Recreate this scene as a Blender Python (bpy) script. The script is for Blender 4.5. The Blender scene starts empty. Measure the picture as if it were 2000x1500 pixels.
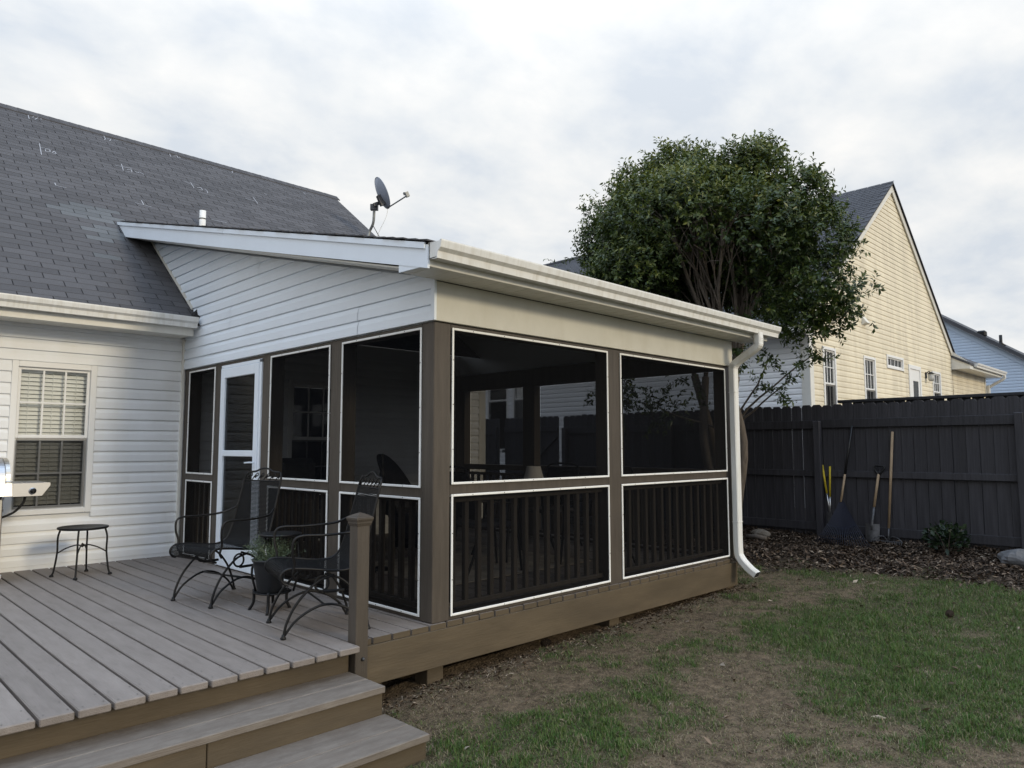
import bpy, math, random
import numpy as np
from mathutils import Vector, Matrix
random.seed(7); rng = np.random.default_rng(7)
SC = bpy.context.scene; COL = SC.collection
R = math.radians

# ------------------------------------------------------------------ camera
CAM = np.array([-3.1689, -3.9576, 1.1991])
YAW, PITCH, ROLL, FPX = R(45.1209), R(5.0369), R(-0.0642), 1409.9
_f = np.array([math.cos(YAW)*math.cos(PITCH), math.sin(YAW)*math.cos(PITCH), math.sin(PITCH)])
_r = np.array([math.sin(YAW), -math.cos(YAW), 0.0]); _u = np.cross(_r, _f)
_r2 = math.cos(ROLL)*_r+math.sin(ROLL)*_u; _u2 = -math.sin(ROLL)*_r+math.cos(ROLL)*_u
cd = bpy.data.cameras.new('camera'); cam = bpy.data.objects.new('camera', cd); COL.objects.link(cam)
cd.sensor_width = 36; cd.lens = FPX/2000*36; cd.clip_start = 0.05; cd.clip_end = 2000
cam.matrix_world = Matrix(((_r2[0], _u2[0], -_f[0], CAM[0]), (_r2[1], _u2[1], -_f[1], CAM[1]), (_r2[2], _u2[2], -_f[2], CAM[2]), (0, 0, 0, 1)))
SC.camera = cam

def project(P):
    d = np.asarray(P, float)-CAM; z = d@_f
    return 1000+FPX*(d@_r2)/z, 750-FPX*(d@_u2)/z, z

# ------------------------------------------------------------------ world, sun, exposure
SUN_EL = R(19); SUN_TRAVEL = Vector((-0.147*math.cos(SUN_EL), 0.989*math.cos(SUN_EL), -math.sin(SUN_EL))).normalized()
SC.view_settings.view_transform = 'Standard'; SC.view_settings.look = 'None'; SC.view_settings.gamma = 1
SC.view_settings.exposure = 0.76; SC.view_settings.use_curve_mapping = False
SC.render.engine = 'CYCLES'; SC.cycles.max_bounces = 8; SC.cycles.transparent_max_bounces = 24; SC.cycles.use_denoising = True
W = bpy.data.worlds.new('World'); SC.world = W; W.use_nodes = True
def build_world():
    nt = W.node_tree; nt.nodes.clear(); N = nt.nodes.new; L = nt.links.new
    out = N('ShaderNodeOutputWorld'); bg = N('ShaderNodeBackground'); bg.inputs[1].default_value = 0.1; L(bg.outputs[0], out.inputs[0])
    sky = N('ShaderNodeTexSky'); sky.sky_type = 'NISHITA'; sky.sun_disc = False
    sky.sun_elevation = SUN_EL; sky.sun_rotation = math.atan2(-SUN_TRAVEL.x, -SUN_TRAVEL.y)
    tc = N('ShaderNodeTexCoord'); sep = N('ShaderNodeSeparateXYZ'); L(tc.outputs['Generated'], sep.inputs[0])
    def m(op, a, b=None, c=None, clamp=False):
        n = N('ShaderNodeMath'); n.operation = op; n.use_clamp = clamp
        for i, x in enumerate((a, b, c)):
            if x is None: continue
            if isinstance(x, (int, float)): n.inputs[i].default_value = x
            else: L(x, n.inputs[i])
        return n.outputs[0]
    zc = m('MAXIMUM', sep.outputs[2], 0.0)
    den = m('ADD', zc, 0.28)
    cmb = N('ShaderNodeCombineXYZ'); L(m('DIVIDE', sep.outputs[0], den), cmb.inputs[0]); L(m('DIVIDE', sep.outputs[1], den), cmb.inputs[1])
    mp = N('ShaderNodeMapping'); mp.inputs['Rotation'].default_value = (0, 0, R(20)); mp.inputs['Scale'].default_value = (1.0, 1.15, 1); L(cmb.outputs[0], mp.inputs[0])
    n1 = N('ShaderNodeTexNoise'); n1.inputs['Scale'].default_value = 3.3; n1.inputs['Detail'].default_value = 9; n1.inputs['Roughness'].default_value = 0.56; n1.inputs['Distortion'].default_value = 0.12; L(mp.outputs[0], n1.inputs[0])
    n2 = N('ShaderNodeTexNoise'); n2.inputs['Scale'].default_value = 0.75; n2.inputs['Detail'].default_value = 3; L(mp.outputs[0], n2.inputs[0])
    # how thick the cloud is: bright thin parts, grey-blue thicker parts
    r1 = N('ShaderNodeValToRGB'); e = r1.color_ramp.elements
    e[0].position = 0.34; e[0].color = (.69, .745, .815, 1); e[1].position = 0.66; e[1].color = (.97, .965, .95, 1)
    x = r1.color_ramp.elements.new(0.5); x.color = (.84, .865, .885, 1); L(n1.outputs[0], r1.inputs[0])
    # brighter overhead, as under a thin overcast
    lum = m('MULTIPLY_ADD', m('POWER', zc, 4.0), 14.5, 5.75)
    # the veil thins overhead and lets the blue through
    hi = N('ShaderNodeMapRange'); hi.interpolation_type = 'SMOOTHSTEP'; hi.inputs[1].default_value = .5; hi.inputs[2].default_value = .95; L(zc, hi.inputs[0])
    tn = N('ShaderNodeMix'); tn.data_type = 'RGBA'; tn.inputs[6].default_value = (1, 1, 1, 1); tn.inputs[7].default_value = (.74, .90, 1.14, 1); L(hi.outputs[0], tn.inputs[0])
    tm = N('ShaderNodeVectorMath'); tm.operation = 'MULTIPLY'; L(r1.outputs[0], tm.inputs[0]); L(tn.outputs[2], tm.inputs[1])
    mul = N('ShaderNodeVectorMath'); mul.operation = 'SCALE'; L(tm.outputs[0], mul.inputs[0]); L(lum, mul.inputs['Scale'])
    # cloud cover: blue shows through in gaps, more of them higher up
    cov = m('SUBTRACT', m('MULTIPLY_ADD', n2.outputs[0], 1.6, 0.42), m('MULTIPLY', m('MULTIPLY', zc, zc), 0.5), clamp=True)
    sk = N('ShaderNodeVectorMath'); sk.operation = 'SCALE'; L(sky.outputs[0], sk.inputs[0]); sk.inputs['Scale'].default_value = 1.6
    mix = N('ShaderNodeMix'); mix.data_type = 'RGBA'; L(cov, mix.inputs[0]); L(sk.outputs[0], mix.inputs[6]); L(mul.outputs[0], mix.inputs[7])
    L(mix.outputs[2], bg.inputs[0])
build_world()
sd = bpy.data.lights.new('sun', 'SUN'); sd.energy = .85; sd.angle = R(10); sd.color = (1.0, 0.85, 0.60)
sun = bpy.data.objects.new('sun', sd); COL.objects.link(sun)
sun.rotation_euler = SUN_TRAVEL.to_track_quat('-Z', 'Y').to_euler(); sun.location = (0, -20, 12)

# ------------------------------------------------------------------ materials
MATS = {}
def mat(name, col, rough=0.6, var=0.12, scale=6.0, stretch=(1, 1, 1), bump=0.0, bscale=80, bstretch=None, spec=0.35, metal=0.0, rand=0.0, col2=None, dirt=None, dscale=3, dstretch=(1, 1, 1), damt=.5):
    m = bpy.data.materials.new(name); m.use_nodes = True; nt = m.node_tree; N = nt.nodes.new; L = nt.links.new
    b = nt.nodes['Principled BSDF']; b.inputs['Roughness'].default_value = rough; b.inputs['Specular IOR Level'].default_value = spec; b.inputs['Metallic'].default_value = metal
    tc = N('ShaderNodeTexCoord'); mp = N('ShaderNodeMapping'); mp.inputs['Scale'].default_value = stretch; L(tc.outputs['Object'], mp.inputs[0])
    n = N('ShaderNodeTexNoise'); n.inputs['Scale'].default_value = scale; n.inputs['Detail'].default_value = 5; n.inputs['Roughness'].default_value = .6; L(mp.outputs[0], n.inputs[0])
    r = N('ShaderNodeValToRGB'); e = r.color_ramp.elements; e[0].position = .3; e[1].position = .7
    c2 = col2 if col2 else tuple(min(1, c*(1+var)) for c in col); c1 = tuple(c*(1-var) for c in col) if not col2 else col
    e[0].color = (*c1, 1); e[1].color = (*c2, 1); L(n.outputs[0], r.inputs[0]); cur = r.outputs[0]
    if dirt:
        mp2 = N('ShaderNodeMapping'); mp2.inputs['Scale'].default_value = dstretch; L(tc.outputs['Object'], mp2.inputs[0])
        dn = N('ShaderNodeTexNoise'); dn.inputs['Scale'].default_value = dscale; dn.inputs['Detail'].default_value = 6; dn.inputs['Roughness'].default_value = .65; L(mp2.outputs[0], dn.inputs[0])
        dr = N('ShaderNodeValToRGB'); dr.color_ramp.elements[0].position = .45; dr.color_ramp.elements[1].position = .72; L(dn.outputs[0], dr.inputs[0])
        dm = N('ShaderNodeMath'); dm.operation = 'MULTIPLY'; dm.inputs[1].default_value = damt; L(dr.outputs[0], dm.inputs[0])
        mx = N('ShaderNodeMix'); mx.data_type = 'RGBA'; L(dm.outputs[0], mx.inputs[0]); L(cur, mx.inputs[6]); mx.inputs[7].default_value = (*dirt, 1); cur = mx.outputs[2]
    if rand:
        oi = N('ShaderNodeObjectInfo'); mr = N('ShaderNodeMapRange'); mr.inputs[3].default_value = 1-rand; mr.inputs[4].default_value = 1+rand; L(oi.outputs['Random'], mr.inputs[0])
        vm = N('ShaderNodeVectorMath'); vm.operation = 'SCALE'; L(cur, vm.inputs[0]); L(mr.outputs[0], vm.inputs['Scale']); cur = vm.outputs[0]
    L(cur, b.inputs['Base Color'])
    if bump:
        mp3 = N('ShaderNodeMapping'); mp3.inputs['Scale'].default_value = bstretch or stretch; L(tc.outputs['Object'], mp3.inputs[0])
        bn = N('ShaderNodeTexNoise'); bn.inputs['Scale'].default_value = bscale; bn.inputs['Detail'].default_value = 4; L(mp3.outputs[0], bn.inputs[0])
        bp = N('ShaderNodeBump'); bp.inputs['Strength'].default_value = bump; bp.inputs['Distance'].default_value = .01; L(bn.outputs[0], bp.inputs['Height']); L(bp.outputs[0], b.inputs['Normal'])
    MATS[name] = m; return m
mat('siding_white', (.79, .81, .835), .42, .03, 3, bump=.05, bscale=9, dirt=(.70, .69, .65), dscale=2.2, dstretch=(1.5, 1.5, .5), damt=.35, rand=.015)
mat('white_sky_tint', (.82, .885, .965), .40, .02, 3, bump=.04, bscale=8, dirt=(.75, .80, .86), dscale=2, damt=.3, rand=.012)  # white siding and trim with bright blue skylight painted into the base colour
mat('trim_white', (.73, .72, .675), .38, .03, 5, bump=.03, bscale=14, dirt=(.58, .55, .47), dscale=3, dstretch=(3, 3, .6), damt=.35)
mat('gutter_white', (.80, .80, .78), .34, .04, 4, bump=.05, bscale=7, dirt=(.50, .46, .37), dscale=4, dstretch=(5, 2, .5), damt=.45)
mat('frieze_paint', (.62, .605, .535), .38, .04, 4, bump=.05, bscale=5, dirt=(.52, .49, .40), dscale=2.5, dstretch=(2, 2, .7), damt=.4)
mat('spline_white', (.85, .85, .83), .4, .02)
mat('brown_paint', (.074, .061, .049), .5, .2, 5, (4, 4, .35), bump=.3, bscale=45, bstretch=(3, 3, .3), rand=.05, dirt=(.062, .052, .042), dscale=4, damt=.4)
mat('brown_rim', (.094, .072, .046), .55, .2, 4, (.4, 1, 2), bump=.15, bscale=30, bstretch=(.3, 3, 3), rand=.05, dirt=(.066, .052, .036), dscale=3, dstretch=(.5, 1, 1.5), damt=.5)
mat('deck_paint', (.222, .194, .176), .62, .09, 3.0, (7, .6, 7), bump=.35, bscale=14, bstretch=(12, .5, 12), rand=.10, dirt=(.135, .115, .10), dscale=7, dstretch=(2, .5, 2), damt=.45, spec=.3)
mat('step_paint', (.155, .132, .112), .62, .14, 3.0, (.6, 7, 7), bump=.3, bscale=14, bstretch=(.5, 12, 12), rand=.05, dirt=(.25, .225, .195), dscale=9, dstretch=(.8, 2, 2), damt=.5, spec=.3)
mat('fence_paint', (.039, .038, .044), .55, .3, 4, (9, 9, .5), bump=.4, bscale=16, bstretch=(8, 8, .4), rand=.2, spec=.3)
mat('fence_far', (.030, .030, .034), .7, .2, 4, (5, 5, .6), rand=.1)
def shingle(name, c, rand):
    mat(name, c, .85, .22, 260, bump=.5, bscale=300, rand=rand, spec=.2, dirt=tuple(x*.72 for x in c), dscale=1.2, dstretch=(1, 1, 1), damt=.6)
shingle('shingle', (.090, .0885, .094), .15); shingle('shingle_new', (.125, .132, .14), .12); shingle('shingle_far', (.085, .088, .098), .1)
mat('roof_under', (.02, .02, .021), .9)
mat('iron', (.006, .006, .007), .45, .3, 40, spec=.3, bump=.1, bscale=120)
mat('iron_mesh', (.005, .0055, .0065), .65, .3, 40, spec=.15)
mat('blind', (.86, .86, .83), .5, .03)
mat('blind_white', (.78, .79, .80), .5, .03)
mat('dark_room', (.03, .03, .032), .9)
mat('vinyl', (.78, .78, .77), .35, .02)
mat('yellow_siding', (.78, .705, .54), .5, .05, 1.5, rand=.025, dirt=(.47, .41, .31), dscale=1.1, dstretch=(2.4, 2.4, .35), damt=.5)
mat('blue_siding', (.52, .63, .78), .5, .04, 2, rand=.02)
mat('neighbor_white', (.84, .86, .89), .45, .03, 2, rand=.02)
mat('bark', (.125, .105, .088), .9, .3, 9, (3, 3, .6), bump=.6, bscale=25, bstretch=(3, 3, .7))
mat('stainless', (.52, .52, .53), .42, .05, 30, (1, 1, 12), metal=1.0)
mat('stainless_warm', (.55, .52, .47), .32, .08, 20, (1, 1, 10), metal=.9)
mat('black_plastic', (.012, .012, .013), .35, .2)
mat('pvc', (.80, .80, .78), .4, .04)
mat('dish_grey', (.33, .37, .45), .5, .08, 6)
mat('dish_metal', (.25, .26, .26), .45, .1, 12, metal=.3)
mat('chalk', (.34, .35, .38), .95, .1)
mat('rubber', (.015, .015, .015), .6)
mat('pot_black', (.012, .014, .017), .32, .2, spec=.45)
mat('soil', (.03, .022, .016), .95, .3, 60, bump=.6, bscale=90)
mat('juniper', (.075, .115, .055), .7, .35, 30)
mat('wood_handle', (.36, .26, .165), .6, .2, 4, (14, 14, .8), bump=.1, bscale=30, dirt=(.24, .17, .11), dscale=8, damt=.6)
mat('steel_tool', (.10, .10, .105), .5, .3, 20, metal=.6)
mat('tine_blue', (.016, .018, .030), .45, .2)
mat('yellow_paint', (.55, .42, .03), .45, .1, 12)
mat('alu', (.6, .6, .6), .35, .06, metal=.9)
mat('stone', (.19, .165, .135), .9, .25, 12, bump=.7, bscale=18)
mat('stone_grey', (.12, .12, .125), .9, .25, 12, bump=.7, bscale=18)
mat('lampshade', (.62, .60, .56), .8, .04)
mat('rug', (.36, .32, .27), .95, .3, 5, bump=.3, bscale=120)
mat('cushion', (.055, .055, .06), .9, .2, 20)
mat('flower', (.62, .45, .40), .8, .3, 40)
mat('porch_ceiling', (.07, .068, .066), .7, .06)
mat('cone', (.05, .035, .025), .9, .3, 40)
mat('lantern_glass', (.5, .5, .48), .2)

def leaf_mat(name, cols, rough=.45, trans=.25, spec=.4):
    m = bpy.data.materials.new(name); m.use_nodes = True; nt = m.node_tree; N = nt.nodes.new; L = nt.links.new
    b = nt.nodes['Principled BSDF']; b.inputs['Roughness'].default_value = rough; b.inputs['Specular IOR Level'].default_value = spec
    a = N('ShaderNodeAttribute'); a.attribute_name = 'tint'; a.attribute_type = 'GEOMETRY'
    r = N('ShaderNodeValToRGB'); els = r.color_ramp.elements
    while len(els) < len(cols): els.new(.5)
    for i, c in enumerate(cols): els[i].position = i/(len(cols)-1); els[i].color = (*c, 1)
    L(a.outputs['Fac'], r.inputs[0]); L(r.outputs[0], b.inputs['Base Color'])
    if trans:
        t = N('ShaderNodeBsdfTranslucent'); L(r.outputs[0], t.inputs[0]); mx = N('ShaderNodeMixShader'); mx.inputs[0].default_value = trans
        L(b.outputs[0], mx.inputs[1]); L(t.outputs[0], mx.inputs[2]); L(mx.outputs[0], nt.nodes['Material Output'].inputs[0])
    MATS[name] = m
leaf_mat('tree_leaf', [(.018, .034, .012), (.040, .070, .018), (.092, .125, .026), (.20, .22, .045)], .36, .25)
leaf_mat('grass', [(.034, .078, .018), (.068, .132, .030), (.115, .150, .044), (.165, .135, .082), (.29, .24, .16)], .6, .2, .2)
leaf_mat('litter', [(.024, .018, .014), (.060, .042, .030), (.110, .078, .055), (.20, .15, .11), (.38, .32, .25)], .8, .0, .2)
leaf_mat('shrub_leaf', [(.008, .016, .008), (.014, .030, .012), (.03, .05, .02)], .4, .15)
leaf_mat('juniper_leaf', [(.04, .065, .04), (.075, .11, .065), (.13, .17, .11)], .6, .1)

def screen_mat():
    m = bpy.data.materials.new('screen_mesh'); m.use_nodes = True; nt = m.node_tree; N = nt.nodes.new; L = nt.links.new; nt.nodes.clear()
    o = N('ShaderNodeOutputMaterial'); mx = N('ShaderNodeMixShader'); t = N('ShaderNodeBsdfTransparent'); d = N('ShaderNodeBsdfPrincipled')
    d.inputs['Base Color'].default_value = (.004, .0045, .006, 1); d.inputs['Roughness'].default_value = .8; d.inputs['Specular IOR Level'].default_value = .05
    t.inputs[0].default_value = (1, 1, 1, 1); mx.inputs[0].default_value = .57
    L(t.outputs[0], mx.inputs[1]); L(d.outputs[0], mx.inputs[2]); L(mx.outputs[0], o.inputs[0]); MATS['screen_mesh'] = m
screen_mat()
def glass_mat(name, tint=(.97, .98, .98), ior=1.4):
    m = bpy.data.materials.new(name); m.use_nodes = True; nt = m.node_tree; N = nt.nodes.new; L = nt.links.new; nt.nodes.clear()
    o = N('ShaderNodeOutputMaterial'); mx = N('ShaderNodeMixShader'); t = N('ShaderNodeBsdfTransparent'); g = N('ShaderNodeBsdfGlossy'); fr = N('ShaderNodeFresnel')
    t.inputs[0].default_value = (*tint, 1); g.inputs['Roughness'].default_value = .02; fr.inputs[0].default_value = ior
    L(fr.outputs[0], mx.inputs[0]); L(t.outputs[0], mx.inputs[1]); L(g.outputs[0], mx.inputs[2]); L(mx.outputs[0], o.inputs[0]); MATS[name] = m
glass_mat('glass'); glass_mat('glass_dark', (.52, .54, .56), 1.22)

# ------------------------------------------------------------------ mesh helpers
def _cb_template():
    idx = {}; V = []
    for sx in (0, 1):
        for sy in (0, 1):
            for sz in (0, 1):
                for a in range(3): idx[(sx, sy, sz, a)] = len(V); V.append(((sx, sy, sz), a))
    F = []
    for a in range(3):
        b, c = (a+1) % 3, (a+2) % 3
        for s in (0, 1):
            q = []
            for (u, v) in ((0, 0), (1, 0), (1, 1), (0, 1)):
                k = [0, 0, 0]; k[a] = s; k[b] = u; k[c] = v; q.append(idx[(*k, a)])
            F.append(q if s else q[::-1])
        for u in (0, 1):
            for v in (0, 1):
                k0 = [0, 0, 0]; k0[b] = u; k0[c] = v; k1 = list(k0); k1[a] = 1
                q = [idx[(*k0, b)], idx[(*k1, b)], idx[(*k1, c)], idx[(*k0, c)]]
                F.append(q if u != v else q[::-1])
    for sx in (0, 1):
        for sy in (0, 1):
            for sz in (0, 1):
                q = [idx[(sx, sy, sz, a)] for a in range(3)]
                F.append(q if (sx+sy+sz) % 2 else q[::-1])
    return V, F
_CBV, _CBF = _cb_template()
OFF = {}
class MB:
    def __init__(s): s.v = []; s.f = []; s.sm = []
    def add(s, vs, fs, smooth=False):
        o = len(s.v); s.v.extend(vs); s.f.extend([[i+o for i in q] for q in fs]); s.sm.extend([smooth]*len(fs)); return s
    def box(s, x0, x1, y0, y1, z0, z1, c=0.0):
        lo = (min(x0, x1), min(y0, y1), min(z0, z1)); hi = (max(x0, x1), max(y0, y1), max(z0, z1))
        if c <= 0:
            v = [(x, y, z) for x in (lo[0], hi[0]) for y in (lo[1], hi[1]) for z in (lo[2], hi[2])]
            return s.add(v, [(0, 1, 3, 2), (4, 6, 7, 5), (0, 4, 5, 1), (2, 3, 7, 6), (0, 2, 6, 4), (1, 5, 7, 3)])
        c = min(c, .45*min(h-l for l, h in zip(lo, hi))); v = []
        for (k, a) in _CBV:
            v.append(tuple((hi[i] if k[i] else lo[i])+(0 if i == a else (-c if k[i] else c)) for i in range(3)))
        return s.add(v, _CBF)
    def sweep(s, prof, path, smooth=True, caps=True, up=(0, 0, 1), scales=None, closed=False):
        P = [Vector(p) for p in path]; n = len(P); m = len(prof); U = Vector(up); vs = []
        t0 = (P[1]-P[0]).normalized()
        if abs(t0.dot(U)) > .95: U = Vector((1, 0, 0)) if abs(t0.x) < .9 else Vector((0, 1, 0))
        a = (U-t0*U.dot(t0)).normalized()
        for i in range(n):
            if closed: t = (P[(i+1) % n]-P[i-1]).normalized()
            else: t = (P[min(i+1, n-1)]-P[max(i-1, 0)]).normalized()
            a = (a-t*a.dot(t)).normalized(); b = t.cross(a); k = scales[i] if scales is not None else 1
            for (p, q) in prof: w = P[i]+a*(p*k)+b*(q*k); vs.append(tuple(w))
        fs = []
        for i in range(n if closed else n-1):
            j = (i+1) % n
            for q in range(m): fs.append((i*m+q, i*m+(q+1) % m, j*m+(q+1) % m, j*m+q))
        if caps and not closed: fs.append(tuple(range(m))[::-1]); fs.append(tuple((n-1)*m+q for q in range(m)))
        return s.add(vs, fs, smooth)
    def tube(s, path, r, n=8, closed=False, scales=None):
        return s.sweep([(r*math.cos(2*math.pi*k/n), r*math.sin(2*math.pi*k/n)) for k in range(n)], path, True, True, scales=scales, closed=closed)
    def lathe(s, prof, c=(0, 0, 0), n=20, smooth=True, caps=True):
        vs = []; m = len(prof)
        for (r, z) in prof:
            for k in range(n): a = 2*math.pi*k/n; vs.append((c[0]+r*math.cos(a), c[1]+r*math.sin(a), c[2]+z))
        fs = [(i*n+k, i*n+(k+1) % n, (i+1)*n+(k+1) % n, (i+1)*n+k) for i in range(m-1) for k in range(n)]
        s.add(vs, fs, smooth)
        if caps:
            o = len(s.v)-m*n; s.f.append([o+k for k in range(n)][::-1]); s.f.append([o+(m-1)*n+k for k in range(n)]); s.sm += [False, False]
        return s
    def prism(s, poly, fn, a, b):
        n = len(poly); vs = [fn(p, a) for p in poly]+[fn(p, b) for p in poly]
        fs = [tuple(range(n)), tuple(range(2*n-1, n-1, -1))]+[(i, (i+1) % n, n+(i+1) % n, n+i) for i in range(n)]
        return s.add(vs, fs)
    def mesh(s, name, m, off=(0, 0, 0)):
        me = bpy.data.meshes.new(name); o = off
        me.from_pydata([(v[0]-o[0], v[1]-o[1], v[2]-o[2]) for v in s.v], [], s.f)
        if any(s.sm): me.polygons.foreach_set('use_smooth', s.sm)
        me.materials.append(MATS[m]); me.update(); return me
    def build(s, name, m, parent=None, label=None, kind=None):
        off = OFF[parent.name] if parent else (0, 0, 0)
        o = bpy.data.objects.new(name, s.mesh(name, m, off)); COL.objects.link(o)
        if parent: o.parent = parent
        OFF[o.name] = off
        if label: o['label'] = label
        if kind: o['kind'] = kind
        return o
def thing(name, label, cat, loc=(0, 0, 0), rz=0.0, group=None, local=False):
    o = bpy.data.objects.new(name, None); COL.objects.link(o); o.location = loc; o.rotation_euler = (0, 0, rz); o.empty_display_size = .1
    o['label'] = label; o['category'] = cat
    if group: o['group'] = group
    OFF[o.name] = (0, 0, 0) if local else tuple(loc); return o
def inst(me, name, loc, parent, rz=0, scale=None):
    o = bpy.data.objects.new(name, me); COL.objects.link(o); o.parent = parent; f = OFF[parent.name]
    o.location = (loc[0]-f[0], loc[1]-f[1], loc[2]-f[2]); o.rotation_euler = (0, 0, rz)
    if scale: o.scale = scale
    OFF[o.name] = tuple(loc); return o
def one(o, label, cat, group=None):
    o['label'] = label; o['category'] = cat
    if group: o['group'] = group
    return o
def fast_mesh(name, V, F, m, tint=None, smooth=False, k=3):
    me = bpy.data.meshes.new(name); V = np.asarray(V, np.float32); F = np.asarray(F, np.int32)
    me.vertices.add(len(V)); me.vertices.foreach_set('co', V.ravel()); me.loops.add(F.size); me.loops.foreach_set('vertex_index', F.ravel())
    me.polygons.add(len(F)); me.polygons.foreach_set('loop_start', np.arange(0, F.size, k, dtype=np.int32)); me.polygons.foreach_set('loop_total', np.full(len(F), k, np.int32))
    if smooth: me.polygons.foreach_set('use_smooth', np.ones(len(F), bool))
    me.update(calc_edges=True); me.validate()
    if tint is not None: a = me.attributes.new('tint', 'FLOAT', 'POINT'); a.data.foreach_set('value', np.asarray(tint, np.float32))
    me.materials.append(MATS[m]); return me
def vnoise(x, y, s=1.0, seed=0):
    x = np.asarray(x)*s+seed*17.3; y = np.asarray(y)*s+seed*9.1; xi = np.floor(x).astype(int); yi = np.floor(y).astype(int); fx = x-xi; fy = y-yi
    fx = fx*fx*(3-2*fx); fy = fy*fy*(3-2*fy)
    def h(a, b): n = np.sin(a*127.1+b*311.7+seed*3.7)*43758.5453; return n-np.floor(n)
    return (h(xi, yi)*(1-fx)+h(xi+1, yi)*fx)*(1-fy)+(h(xi, yi+1)*(1-fx)+h(xi+1, yi+1)*fx)*fy
def fbm(x, y, s=1.0, seed=0, o=4): return sum(vnoise(x, y, s*2**i, seed+i)*.5**i for i in range(o))/sum(.5**i for i in range(o))
def catmull(pts, n=6):
    P = [Vector(p) for p in pts]; P = [P[0]*2-P[1]]+P+[P[-1]*2-P[-2]]; out = []
    for i in range(1, len(P)-2):
        for k in range(n):
            t = k/n; a, b, c, d = P[i-1], P[i], P[i+1], P[i+2]
            out.append(.5*((2*b)+(c-a)*t+(2*a-5*b+4*c-d)*t*t+(3*b-a-3*c+d)*t**3))
    out.append(P[-2]); return out

# ------------------------------------------------------------------ ground
D = 4.596; HS = 2.093; WX = 4.2; FX = 7.0
_gx = [-200, -10, -3, -.6, 0, 2, 4, 5.5, 7, 9, 30, 300]; _gz = [-.6, -.56, -.52, -.462, -.405, -.362, -.322, -.19, -.015, .02, .1, .2]
def gz(x, y):
    x = np.asarray(x, float); y = np.asarray(y, float); z = np.interp(x, _gx, _gz)
    near = (x > -6) & (x < 12) & (np.abs(y) < 12)
    return z+near*(.020*(fbm(x, y, 1.3, 3)-.5)+.016*(fbm(x, y, 6, 5, 3)-.5))+.03*np.clip((y-.2)/1.2, 0, 1)*np.clip((x-4.8)/1.5, 0, 1)
def masks(x, y):
    """green: how much grass, mulch: leaf bed along the fence"""
    bed = 5.35+.35*(fbm(x*0+3, y, .9, 8)-.5)*2-.12*(y < -1.5)-.55*np.clip((y+.2), 0, 1.6)
    mul = np.clip((x-bed+.1+1.1*(fbm(x, y, 3, 11)-.5))/.6, 0, 1)
    n = fbm(x, y, 1.5, 21, 4)
    g = .66+.8*(n-.5)*2+.95*(fbm(x, y, 7.5, 61, 3)-.5)*2
    g += .5*np.clip((-y-.9)/.9, 0, 1)*np.clip((x-1.9)/.8, 0, 1)
    def blob(cx, cy, rx, ry, ang=0):
        c, s = math.cos(ang), math.sin(ang); u = ((x-cx)*c+(y-cy)*s)/rx; v = (-(x-cx)*s+(y-cy)*c)/ry
        return np.exp(-(u*u+v*v))
    g -= 1.0*blob(1.25, -1.75, .85, .42, .5)+.75*blob(.7, -.55, .9, .35)+.9*blob(-.3, -.25, .6, .4)+.55*blob(3.0, -.35, 1.6, .3)+.7*blob(3.9, -.75, .7, .22)+.6*blob(.2, -1.75, .6, .3)+1.2*blob(.95, -3.15, .5, .25)
    g += .75*blob(.25, -1.05, .28, .25)+.6*blob(.05, -1.5, .3, .22)+.5*blob(3.2, -1.5, 1.2, .6)+.5*blob(2.6, -2.6, 1.0, .6)+.4*blob(-.75, -1.1, .3, .2)
    g -= 1.3*np.clip((y+.18)/.3, 0, 1)*(x < 4.3)
    return np.clip(g, 0, 1)*(1-mul), mul
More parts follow.
